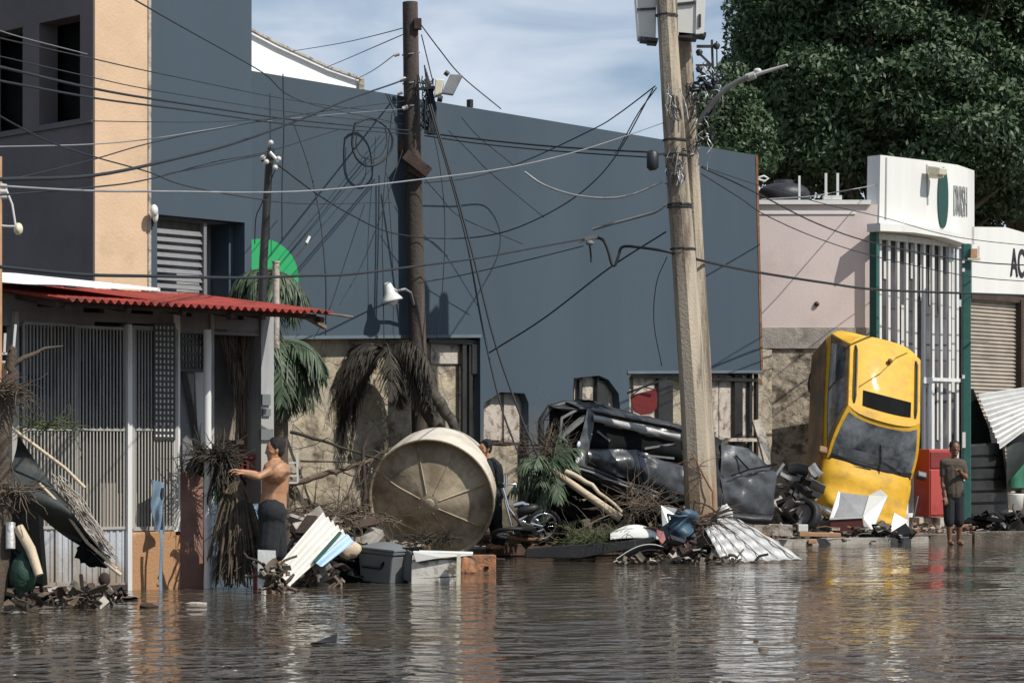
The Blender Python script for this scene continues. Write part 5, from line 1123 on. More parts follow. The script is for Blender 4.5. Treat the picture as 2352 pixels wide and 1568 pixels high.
# ================= sheets and boxes =================
def corr(pts,n,amp,m,name,label,cat='sheet',th=.006,per=None,across=True,extra=None,bend=0):
    # pts: 4 world corners a(b) along waves: a->b is the direction ACROSS ridges, a->d along ridges
    a,b,c,d=[V(p) for p in pts]; nn=(b-a).cross(d-a).normalized()
    if nn.y>0: nn=-nn
    g=MB(); N_=n*8
    def f(u,v):
        p=a.lerp(b,u).lerp(d.lerp(c,u),v); return p+nn*(amp*math.sin(u*n*2*math.pi)+bend*math.sin(math.pi*v)+.01*mnoise.noise(p*3))
    g.grid(f,N_,12,-nn*th); return one(g,name,m,label,cat)
ws=thing('roofing_sheet','clean white corrugated sheet with pale blue edge leaning at the water edge','roofing sheet',P(600,1345,25.6))
def sheet(parent,quad,n,amp,m,name):
    a,b,c,d=[V(p) for p in quad]; nn=(b-a).cross(d-a).normalized(); nn=nn if nn.y<0 else -nn; g=MB()
    def f(u,v):
        p=a.lerp(b,u).lerp(d.lerp(c,u),v); return p+nn*amp*math.sin(u*n*2*math.pi)
    g.grid(f,n*10,10,-nn*.006); return part(g,name,m,parent)
sheet(ws,[P(740,1178,26.6),P(796,1226,26.4),P(668,1342,25.7),P(598,1347,25.9)],5,.036,m_corrw,'white_sheet')
sheet(ws,[P(795,1225,26.39),P(815,1243,26.35),P(741,1300,26.05),P(722,1293,26.0)],1,.012,m_bluelt,'blue_edge')
g=MB(); g.bar(P(782,1222,26.36),P(722,1290,25.98),.03); part(g,'teal_strip',m_tealp,ws)
# grey tiled roof sheet right of poles
ts=thing('roofing_sheet','grey dented ribbed metal sheet sliding into the water right of the pole foot','roofing sheet',P(1720,1290,32.3))
a,b,c,d=P(1655,1172,33.2),P(1745,1215,33.4),P(1842,1283,32.2),P(1660,1292,31.9)
a2=P(1612,1205,32.6)
g=MB()
def tf(u,v):
    p=a2.lerp(a,u).lerp(d.lerp(c,u),v); k=.02*abs(math.sin(u*7*math.pi))+.012*math.sin(v*10*math.pi)+.05*math.sin(v*math.pi)
    return p+V((-.2,-.5,.8))*k
g.grid(tf,70,60,(0,0,-.01)); part(g,'sheet',m_corr,ts)
g=MB()
for k in range(5): g.tube([tf(.1+.2*k,v/10)+V((-.004,-.01,.016)) for v in range(11)],.008,5)
part(g,'rib',m_greymetal,ts)
g=MB(); g.tube([P(1655,1175,33),P(1668,1160,33),P(1680,1180,33),P(1672,1200,33)],.03,8); g.ell(P(1664,1178,33),(.12,.05,.12)); one(g,'bent_flashing',m_corr,'crumpled round metal flashing at the top of the grey sheet','flashing')
g=MB(); g.tube([P(1735,1287,32),P(1745,1276,32),P(1765,1272,32)],.02,6); one(g,'bent_rod',m_metal,'small bent dark rod on the end of the grey sheet','rod')
# right-hand corrugated sheet + shutter debris
rs_=thing('roofing_sheet','bright corrugated metal sheet hanging slanted before the roller shutter, far right','roofing sheet',P(2280,1030,44))
def rf(u,v):
    a=S.at(2246+52*u,905+125*u,.35+.5*u); b=S.at(2420,880+60*u,.5+.9*u); p=a.lerp(b,v); return p+V((0,-.6,.8))*.03*math.sin(u*10*2*math.pi)
g=MB(); g.grid(rf,110,16,(0,.008,0)); part(g,'sheet',m_corr,rs_)
g=MB(); g.prism([S.at(2229,893,.2),S.at(2236,893,.22),S.at(2272,985,.4),S.at(2278,1020,.4),S.at(2229,1020,.2)],(0,.05,0)); one(g,'dark_tarpaulin',m_black,'black triangular tarpaulin hanging between the green post and the slanted sheet','tarpaulin')
pt=thing('slatted_frame','dark slatted wooden pallet frame leaning behind the green post','pallet',S.at(2270,1195,.6))
g=MB()
for k in range(6): y=1035+k*27; g.prism([S.at(2229,y-9,.6),S.at(2306+k*1.5,y-14,.6),S.at(2307+k*1.5,y+7,.6),S.at(2229,y+10,.6)],(0,.05,0))
part(g,'slat',m_metal,pt)
g=MB(); g.prism([S.at(2229,1020,.55),S.at(2305,1015,.55),S.at(2318,1190,.55),S.at(2229,1196,.55)],(0,.03,0)); part(g,'back_board',m_darktarp,pt)
g=MB(); g.bar(S.at(2303,1015,.7),S.at(2316,1120,.7),.04); g.bar(S.at(2229,1198,.7),S.at(2318,1188,.7),.03); part(g,'frame_edge',m_steel,pt)
g=MB(); g.grid(lambda u,v:S.at(2312+110*u,1005+125*v-20*u,.75+.12*math.sin(u*6+v*3)),14,10,(0,.02,0)); one(g,'green_tarpaulin',m_darktarp,'dark green tarpaulin hung at the right frame edge','tarpaulin')
g=MB(); g.grid(lambda u,v:S.at(2322+60*u,1120-(20+70*u)*(1-v),.95+.1*math.sin(u*5)),10,8,(0,.02,0)); one(g,'green_cloth',m_greentarp,'bright green plastic fold low at the right frame edge','cloth')
g=MB(); c=S.at(2333,1165,1.1); g.lathe([(0,0),(.13,0),(.16,.30),(.165,.32),(.15,.31),(.12,.02)],20,Matrix.Translation(V((c.x,c.y,c.z-.05)))); one(g,'white_bucket',m_white,'white plastic bucket standing right of the slatted frame','bucket')
junk('black bags and bent rods on the pavement below the slatted frame',2232,2345,1188,1216,42,43.5,46,[m_plastd,m_black,m_metal],14,(.2,.5),'bin_bags','bags')
# red cabinet
rc=thing('red_cabinet','red metal cabinet standing on pale blocks between the yellow car and the man','cabinet',P(2140,1200,42.4))
Rr=Matrix.Rotation(rad(30),3,'Z')
c=P(2143,1186,42.4); zb0=c.z
g=MB(); g.box(c+V((0,0,.62)),(.56,.45,1.24),Rr); part(g,'body',m_red,rc,bevel=.02)
g=MB(); g.box(c+V((0,0,.62))+Rr@V((-.02,-.235,-.17)),(.48,.02,.82),Rr); part(g,'door',m_red,rc,bevel=.01)
g=MB(); g.box(c+V((0,0,.62))+Rr@V((-.02,-.235,.42)),(.48,.02,.30),Rr); part(g,'upper_door',m_redmat,rc,bevel=.01)
for k,(x,) in enumerate(((2116,),(2163,))):
    g=MB(); g.box(P(x,1200,42.3),(.34,.3,.20),Rr); one(g,'concrete_block',m_conc_l,('left' if k==0 else 'right')+' pale concrete block supporting the red cabinet','block',bevel=.01)
# white box with maroon side, panels
bx=thing('open_box','white open box with dark maroon side lying on the yellow car bonnet foot','box',P(1960,1228,39.9))
d=39.9; 
def Q(x,y,o=0): return P(x,y,d+o)
g=MB(); g.prism([Q(1929,1130,.5),Q(1995,1138,.5),Q(1982,1187,.05),Q(1908,1191,.05)],(0,.02,-.02)); part(g,'inside',m_steel,bx)
g=MB(); g.prism([Q(1906,1194),Q(1980,1189),Q(1986,1224),Q(1912,1230)],(0,.04,0)); part(g,'maroon_side',m_maroon,bx)
g=MB(); g.prism([Q(1981,1188),Q(1987,1225),Q(2004,1218,.0),Q(2038,1139,.45),Q(2021,1124,.5),Q(1996,1137,.48)],(.02,.05,0)); g.prism([Q(1905,1192),Q(1925,1127,.5),Q(1937,1134,.5),Q(1914,1190,.02)],(0,.03,0)); g.bar(Q(1905,1191),Q(1984,1187),.05,.03); part(g,'white_side',m_cab,bx)
g=MB(); g.prism([P(2054,1177,40.2),P(2085,1194,40.2),P(2072,1240,39.8),P(2040,1236,39.8)],(0,.04,0)); one(g,'white_board',m_cab,'small tilted white panel under the yellow car nose','panel')
g=MB(); g.prism([P(2040,1226,39.7),P(2075,1228,39.7),P(2068,1248,39.5),P(2052,1250,39.5)],(0,.05,0)); g.tube([P(2010,1205,39.8),P(2025,1218,39.7),P(2055,1226,39.7)],.03,6); one(g,'broken_panel',m_corr,'broken white plastic shards below the small tilted panel','plastic shards')
g=MB(); g.tube([P(2108,1140,40.6),P(2098,1190,40.3),P(2082,1240,39.8)],.022,6); one(g,'bent_trim',m_plastd,'bent black trim strip along the right of the yellow car nose','trim')
junk('black sacks and tyres heaped under the yellow car nose',1905,2070,1228,1248,39.4,40,40,[m_plastd,m_black,m_rub],15,(.18,.45),'black_sacks','sacks')
junk('dark scrap lying in shadow before the yellow car, left side',1740,1910,1225,1242,39.0,40,60,[m_plastd,m_darkwood,m_black,m_conc,m_tealp],17,(.1,.4))
# planks and bricks
def plank(x0,y0,x1,y1,d,h,dp,m,label,name='plank',cat='plank'):
    g=MB(); g.bar(P(x0,y0,d),P(x1,y1,d),dp,h); return one(g,name,m,label,cat,bevel=.008)
plank(1706,1214,1818,1218,38.2,.19,.25,m_conc_l,'pale broken beam lying on dark scrap between the poles and the yellow car','beam','beam')
plank(1833,1212,1855,1212,38.6,.12,.1,m_corrw,'tiny white block right of the pale broken beam','block','block')
plank(1835,1226,1930,1228,38.8,.07,.15,m_orangewood,'orange-brown plank lying left of the maroon box')
plank(1742,1232,1765,1238,37.6,.18,.2,m_brick,'orange brick under the end of the pale broken beam','brick','brick')
plank(1856,1243,1876,1243,38.6,.07,.1,m_orangewood,'small pale wood chip at the waterline left of the black sacks')
plank(1130,1282,1160,1284,32.0,.02,.1,m_darkwood,'thin dark slat at the water edge right of the orange block')
g=MB(); dd=32.4; g.prism([P(1205,1280,dd),P(1208,1262,dd),P(1300,1252,dd),P(1420,1244,dd),P(1500,1232,dd),P(1512,1240,dd),P(1440,1262,dd),P(1330,1282,dd)],(0,.3,0)); one(g,'black_bumper',m_rub,'long black plastic bumper lying at the water edge before the wreck','bumper',bevel=.02)
# standing pale slab post
g=MB(); g.prism([P(1728,965,36.6),P(1746,962,36.6),P(1768,1020,36.3),P(1770,1066,36.2),P(1757,1068,36.2),P(1742,1010,36.4)],(0,.2,0)); one(g,'stone_slab',m_conc_l,'pale slanted broken concrete post standing behind the black bonnet','broken post',bevel=.01)
g=MB(); a=P(1752,880,38.5); g.prism([P(1740,868,38),P(1750,870,38),P(1752,884,38),P(1742,883,38)],(0,.06,0)); one(g,'brick',m_brick,'small orange brick piece at the corner of the blue wall opening','brick')
# red bucket-like shield
rb=thing('red_bucket','dark red round plastic bucket hanging from a bar in the wall opening','bucket',P(1480,950,36.2))
g=MB(); dd=36.2
g.prism([P(x,y,dd) for x,y in((1449,908),(1466,903),(1506,893),(1510,915),(1508,938),(1496,949),(1474,953),(1458,944),(1451,925))],(0,.22,0)); part(g,'bucket',m_redmat,rb,bevel=.03)
g=MB(); g.bar(P(1440,903,dd),P(1532,868,dd),.035); g.tube([P(1450,908,dd-.05),P(1478,888,dd-.05),P(1506,895,dd-.05)],.012,6); part(g,'handle',m_metal,rb)
# white fender, blue plastic, barrel
g=MB()
def bar_(u,v):
    x=1402+u*118; a=v*math.pi; return P(x,1240-(30*math.sin(math.pi*min(1,.12+u*.8))+6)*math.sin(a*.9+.2),32.7-.25*math.cos(a))
g.grid(bar_,20,10,(0,0,-.01)); one(g,'white_fender',m_white,'smooth white curved fender lying left of the pole foot','fender')
g=MB(); g.grid(lambda u,v:P(1462+62*u,1234-26*math.sin(math.pi*(.15+.7*u))*(1-.1*v)+v*4,32.55-.02+.15*v),10,6,(0,0,-.01)); one(g,'orange_liner',m_orangewood,'orange inner liner piece lying on the white fender','liner')
g=MB(); g.grid(lambda u,v:P(1415+112*u,1282-34*math.sin(math.pi*u*.72)*(1-v*.2)+v*14*(1-u),32.0+.4*v),20,8,(0,0,-.012)); one(g,'bent_white_bumper',m_white,'bent white bumper skin arching from the water left of the pole foot','bumper')
g=MB(); g.grid(lambda u,v:P(1430+95*u,1290-30*math.sin(math.pi*u*.72)+v*4,31.95+.3*v),16,6,(0,0,-.02)); one(g,'bumper_liner',m_plastd,'black liner under the bent white bumper skin','liner')
bp_=thing('blue_drum','crushed blue plastic drum with white torn lid left of the pole foot','drum',P(1562,1270,32.4))
g=MB()
g.grid(lambda u,v:P(1522+78*u+6*math.sin(v*7),1176+62*v+8*math.sin(u*6),32.5-.22*math.sin(math.pi*u)-.05*math.sin(v*9)*math.cos(u*8)),14,12,(0,.02,0)); g.tube([P(1528,1180,32.4),P(1560,1186,32.2),P(1596,1182,32.4)],.02,6)
part(g,'drum',m_bluep,bp_)
g=MB(); g.prism([P(1518,1160,32.4),P(1556,1168,32.4),P(1548,1180,32.4),P(1534,1200,32.3),P(1522,1208,32.3)],(0,.06,0)); part(g,'lid',m_corr,bp_)
g=MB(); g.prism([P(1508,1216,32.2),P(1524,1220,32.2),P(1536,1262,32.1),P(1528,1268,32.1),P(1514,1240,32.1)],(0,.04,0)); one(g,'red_strip',m_redmat,'twisted red plastic strip below the blue drum','plastic strip')
junk('black bags and torn plastic at the foot of the twin poles',1530,1610,1235,1288,31.9,32.5,60,[m_plastd,m_black,m_greymetal,m_darkwood],19,(.12,.34),'black_sacks','sacks')
junk('wet grey torn plastic at the waterline below the poles',1420,1700,1278,1292,31.6,32,50,[m_conc,m_mud,m_stick,m_mud],23,(.04,.16),'torn_litter','litter')
# grey box, white box, brick block
gb=thing('grey_bin','upturned grey plastic bin beside the black bags at the water edge','bin',P(885,1340,27.2))
c=P(885,1290,27.2); Rg=Matrix.Rotation(rad(-32),3,'Z')@Matrix.Rotation(rad(4),3,'Y')
g=MB()
for (w0,w1,h0,h1) in((.44,.50,-.24,.10),(.54,.54,.10,.15)):
    vs=[]
    for z,w_ in((h0,w0),(h1,w1)):
        for a,b in((-1,-1),(1,-1),(1,1),(-1,1)): vs.append(c+Rg@V((a*w_/2,b*w_*.42,z)))
    g.add(vs,[(3,2,1,0),(4,5,6,7),(0,1,5,4),(1,2,6,5),(2,3,7,6),(3,0,4,7)])
part(g,'bin_body',m_greybox,gb,bevel=.02)
g=MB(); g.grid(lambda u,v:c+Rg@V(((u-.5)*.56,(v-.5)*.48,.17+.07*math.sin(math.pi*u)*math.sin(math.pi*v))),8,8,(0,0,-.02)); part(g,'bin_lid',m_greybox,gb)
g=MB(); g.prism([P(925,1255,27.1),P(944,1266,27.0),P(944,1338,27),P(926,1330,27.1)],(0,.3,0)); one(g,'grey_board',m_greybox,'grey flat panel standing between the grey bin and the white crate','panel',bevel=.01)
wc=thing('white_crate','muddy white cooler box lying open right of the grey bin','cooler box',P(1000,1345,26.9))
d=26.9
g=MB(); g.prism([P(945,1288,d),P(1052,1284,d),P(1052,1322,d),P(944,1330,d)],(0,.4,0)); g.prism([P(944,1330,d-.01),P(1052,1325,d-.01),P(1052,1350,d-.01),P(944,1352,d-.01)],(0,.4,0)); part(g,'box',m_muddywhite,wc,bevel=.01)
g=MB(); g.prism([P(948,1266,d-.05),P(1085,1270,d-.02),P(1085,1275,d-.02),P(1015,1280,d-.05),P(955,1290,d-.05)],(0,.45,0)); part(g,'lid',m_white,wc,bevel=.005)
g=MB(); g.bar(P(1054,1272,d-.12),P(1053,1350,d-.12),.045); g.bar(P(1053,1350,d-.12),P(1053,1400,d-.12),.03); one(g,'cream_post',m_beige,'thin cream square post standing in the water at the white box end','post')
bk_=thing('brick_block','orange hollow clay block at the water edge below the round tank','brick',P(1108,1318,29.5))
d=29.5; g=MB(); g.box(P(1108,1295,d),(.33,.2,.24),Matrix.Rotation(.12,3,'Z')); part(g,'block',m_brick,bk_,bevel=.012)
g=MB(); g.box(P(1118,1303,d-.1),(.05,.03,.04)); part(g,'hole',m_black,bk_)
g=MB(); g.ell(P(1072,1310,29.4),(.14,.12,.14),None,14,0,nz=.8,seed=2); one(g,'brick_rubble',m_brick,'rough broken brick lump left of the orange clay block','rubble')
junk('black rubbish bags between the white sheet and the grey bin',772,835,1255,1340,27,27.6,22,[m_black,m_plastd],29,(.25,.5),'bin_bags','bags')
junk('brown rubble and sticks under the leaning white sheet',655,780,1292,1345,26.2,27.2,60,[m_mud,m_darkwood,m_conc,m_stick],31,(.1,.3),'rubble_pile','rubble')
junk('dark wet rubble piled round the legs of the shirtless man',604,662,1300,1352,24.9,25.3,60,[m_mud,m_darkwood,m_conc,m_stick],81,(.06,.2),'rubble_pile','rubble')
g=MB(); g.ell(P(800,1262,27.0),(.14,.1,.11),None,14,0,nz=.3,seed=5); one(g,'tan_bundle',m_sticklt,'tan cloth bundle lying above the black bags','bundle')
junk('loose grey planks and rubble behind the white corrugated sheet',650,770,1190,1270,28,29.5,70,[m_stick,m_darkwood,m_conc,m_greymetal],33,(.12,.35),'rubble_pile','rubble')
# ladder rungs near man, behind
g=MB(); d=27.5
g.bar(P(682,1040,d),P(684,1108,d),.022); 
for y in(1062,1092,1108): g.bar(P(664,y,d),P(684,y,d),.02)
one(g,'white_rack',m_whitemetal,'small white wire rack standing behind the shirtless man','rack')
# items by the man: blue panels, red crate, white panel
g=MB(); g.prism([P(486,1070,26.4),P(524,1078,26.4),P(520,1160,26.4),P(486,1160,26.4)],(0,.05,0)); one(g,'teal_cloth',m_tealp,'dark teal cloth hanging right of the white pipe post','cloth')
g=MB(); g.prism([P(486,1160,26.3),P(592,1156,26.3),P(590,1345,26.3),P(486,1350,26.3)],(0,.05,0)); one(g,'blue_door',m_bluepale,'faded blue sheet standing behind the hanging dead fronds','panel')
g=MB(); g.prism([P(570,1165,26.25),P(577,1163,26.25),P(580,1200,26.25),P(572,1200,26.25)],(0,.02,0)); g.prism([P(584,1162,26.25),P(590,1160,26.25),P(590,1222,26.25),P(585,1222,26.25)],(0,.02,0)); one(g,'white_bottle_pair',m_bluelt,'pale strips hanging on the faded blue sheet beside the man','strips')
cr_=thing('red_crate','red plastic bottle crate hung on the wall behind the man’s arms'.replace('’',"'"),'crate',P(580,1088,26.9))
g=MB(); d=26.9
g.bar(P(526,1046,d),P(640,1050,d),.05,.05); g.bar(P(530,1086,d),P(636,1090,d),.05,.03)
for x in range(530,640,13): g.bar(P(x,1048,d),P(x+1,1088,d),.022,.02)
g.prism([P(526,1050,d+.2),P(640,1052,d+.2),P(638,1092,d+.2),P(528,1090,d+.2)],(0,.02,0)); part(g,'crate',m_redmat,cr_)
g=MB(); g.prism([P(592,1262,25.15),P(632,1264,25.15),P(634,1302,25.1),P(602,1348,25.05),P(592,1352,25.05)],(0,.05,0)); one(g,'pale_board',m_corr,"pale grey board standing at the man's feet beside the white sheet",'board')
g=MB(); g.bar(P(587,1300,25.6),P(586,1365,25.6),.045); one(g,'red_stake',m_redmat,'short red stake standing in the water left of the white sheet','stake')
# hanging dead frond bundle held by the man
def bundle(label,x0,y0,spread,y1,d,n,m,seed,name='dead_frond_bundle'):
    r=random.Random(seed); g=MB()
    for k in range(n):
        tx=x0+r.gauss(0,spread); pts=[]; ys=y1-abs(r.gauss(0,70)); w0=r.uniform(-8,8); dz=r.uniform(-.25,.2)
        for i in range(9):
            u=i/8; pts.append(P(x0+w0+(tx-x0)*u**.6+r.uniform(-1.5,1.5),y0+(ys-y0)*u,d+dz*u))
        g.tube(pts,[.006+.012*math.sin(math.pi*(i/8)) *r.uniform(.4,1.3) for i in range(9)],4)
        if r.random()<.5:
            for j in range(6):
                p=pts[2+j%6]; g.tube([p,p+V((r.uniform(-.12,.12),r.uniform(-.1,.1),-r.uniform(.05,.25)))],.004,3)
    return one(g,name,m,label,'dead fronds')
bundle('thick hanging bundle of dead brown palm fronds held by the shirtless man',545,1105,26,1350,25.75,210,m_palmd,3)
tuft('frond_tangle','dark tangle of dead foliage over the top of the white pipe post',P(492,1055,25.9),170,.34,m_palmk,43,.28,.6,.008,'dead foliage')
bundle('dark leafy clump hanging from the tangle to the frond bundle',515,1040,18,1160,25.9,70,m_palmk,8)
# black hanging bag left of the post
g=MB(); g.ell(P(462,1060,26.2),(.10,.08,.16),None,14,0,nz=.4,seed=7); g.tube([P(470,1100,26.1),P(470,1060,26.1),P(474,1010,26.1)],.02,6); one(g,'black_bag',m_black,'small black bag hanging at the white pipe post','bag')
# ================= left debris heap =================
sk=branch('rough brown tree trunk standing at the left edge of the frame',[(-18,1400,21.6),(5,1200,21.7),(2,1050,21.8),(10,930,21.9),(25,850,22),(20,800,22)],.10,m_bark,5,51,'tree_stump','tree trunk')
tuft('root_tangle','tangled roots and bark over the dark tarpaulin at the left',P(30,1130,21.6),60,.35,m_stick,52,.22,.4,.007,'roots')
tuft('root_tangle','brown dry leaves hanging on the stump top at the left edge',P(10,900,21.8),70,.35,m_palmd,53,.16,.3,.008,'dead foliage')
tp_=thing('torn_tarpaulin','dark torn tarpaulin stretched on a bent frame before the white gate','tarpaulin',P(150,1330,22))
g=MB()
def tar(u,v):
    a=V((40+(250-40)*u,995+(1290-995)*u**.95,0)); b=V((22+(245-22)*u,1110+(1300-1110)*u**1.1+(55*math.sin(math.pi*min(1,u*1.2)) if u<.8 else 0)*.4,0)); q=a.lerp(b,v)
    return P(q.x+3*math.sin(v*6),q.y,21.9+.15*math.sin(u*7+v*4))
g.grid(tar,24,12,(0,.01,0)); part(g,'cloth',m_darktarp,tp_)
g=MB(); g.tube([P(34,988,21.8),P(90,1030,21.8),P(150,1075,21.8),P(195,1120,21.8)],.018,6); g.tube([P(90,1110,21.8),P(140,1160,21.8),P(200,1245,21.8),P(268,1305,21.8)],.016,6); g.tube([P(240,1290,21.8),P(278,1320,21.8)],.02,6); part(g,'frame',m_sticklt,tp_)
g=MB(); r=random.Random(9)
for k in range(90):
    u=r.uniform(.35,.85); a=tar(u,0)+V((0,-.04,0)); e=P(lerp(120,232,u)+r.uniform(-5,25),lerp(1000,1260,u)+r.uniform(-10,30),21.75); 
    p=a+V((r.uniform(0,.10),0,r.uniform(0,.12))); dv=V((.62,0,-.78)); g.tube([p,p+dv*.12+V((r.uniform(-.03,.03),0,r.uniform(-.03,.03))),p+dv*r.uniform(.18,.35)],.0045,4)
part(g,'frayed_net',m_conc_l,tp_,label='frayed pale netting')
g=MB(); g.ell(P(205,1268,22),(.13,.08,.11),None,14,0,nz=.9,seed=4); g.ell(P(228,1284,21.9),(.1,.06,.06),None,12,0,nz=.9,seed=8); one(g,'black_rag',m_black,'black rag clump hanging from the end of the tarpaulin frame','rag')
g=MB(); g.tube([P(238,1325,22.5),P(238,1355,22.5)],.03,8); g.ell(P(240,1330,22.5),(.06,.05,.07)); one(g,'dark_stump',m_darkwood,'small dark stump before the lower gate plates','stump')
g=MB(); g.tube([P(42,1210,21.6),P(70,1260,21.55),P(90,1320,21.5)],[.05,.05,.04],8); one(g,'stripped_log',m_sticklt,'pale stripped broken branch leaning at the lower left','log')
g=MB(); g.tube([P(24,1200,21.6),P(24,1260,21.55)],.045,8); one(g,'short_post',m_corr,'short grey broken stick beside the pale stripped branch','stick')
g=MB(); g.prism([P(18,1130,22.3),P(85,1140,22.3),P(100,1345,22.3),P(15,1350,22.3)],(0,.2,0)); one(g,'dark_sheet',m_black,'black plastic sheet behind the pale stripped branch','sheet')
g=MB(); g.ell(P(52,1318,21.6),(.12,.1,.17),None,16,0,nz=.4,seed=12); one(g,'green_bag',m_greenbag,'dark green plastic bag at the lower left under the branch','bag')
junk('muddy stones and planks breaking the water at the lower left',-20,280,1352,1388,21.8,23.5,110,[m_mud,m_conc,m_darkwood,m_stick,m_black],61,(.05,.2),'rubble_pile','rubble')
tuft('dried_weeds','green and brown weeds hooked on the gate rail',P(100,985,22.2),45,.3,m_moss,62,.35,.5,.007)
# chair frame upper-left
g=MB(); d=22.3
for a,b in(((0,812),(38,812)),((12,765),(10,812)),((36,745),(26,870)),((22,812),(18,870)),((32,812),(28,870)),((0,830),(34,832))): g.bar(P(*a,d),P(*b,d),.02)
one(g,'white_wire_rack',m_whitemetal,'white wire rack wedged behind the stump at the left edge','rack')
g=MB(); g.box(P(5,850,22.4),(.12,.05,.16)); one(g,'orange_board',m_orange,'small orange board behind the white wire rack','board')
# floating items
def floater(label,x,y,pts,m,h,name,cat='driftwood'):
    g=MB(); d=F*EYE/(y-HY); g.prism([P(a,b,d+c) for a,b,c in pts],(0,.0,-h)); return one(g,name,m,label,cat,bevel=.01)
g=MB(); d=F*EYE/(1478-HY); g.prism([P(712,1476,d),P(738,1468,d+.2),P(774,1454,d+.15),P(772,1472,d-.05)],(0,.06,-.01)); one(g,'floating_board',m_plastd,'small black board tip sticking out of the open water','board')
g=MB(); d=F*EYE/(1472-HY); g.ell(P(660,1474,d),(.22,.05,.012)); one(g,'floating_stick',m_darkwood,'low dark sliver floating left of the black board tip','driftwood')
g=MB(); d=F*EYE/(1466-HY); pts=[P(2196+k*16,1466-(3 if 4<k<8 else 0),d) for k in range(11)]; g.tube(pts,[.006,.012,.014,.016,.02,.026,.026,.022,.018,.016,.012],8); one(g,'floating_log',m_darkwood,'long dark branch floating in the water at the right edge','driftwood')
g=MB(); d=F*EYE/(1394-HY); g.ell(P(341,1392,d),(.095,.06,.03),None,12,0,nz=.4,seed=3); one(g,'floating_clod',m_darkwood,'dark clod floating before the orange wall','driftwood')
g=MB(); d=F*EYE/(1386-HY); g.ell(P(450,1386,d),(.12,.05,.02),None,12,0,nz=.3,seed=4); one(g,'floating_foam',m_conc,'pale foam piece floating at the foot of the white pipe post','driftwood')
g=MB(); r=random.Random(77)
for k in range(14):
    x=r.uniform(20,2330); y=r.uniform(1300,1500); d=F*EYE/(y-HY); s=r.uniform(.01,.035); g.ell(P(x,y,d),(s*2,s*1.5,s*.35),None,8,r.randrange(2),nz=.4,seed=k)
struct(g,'floating_scum',[m_stick,m_darkwood],'stuff')
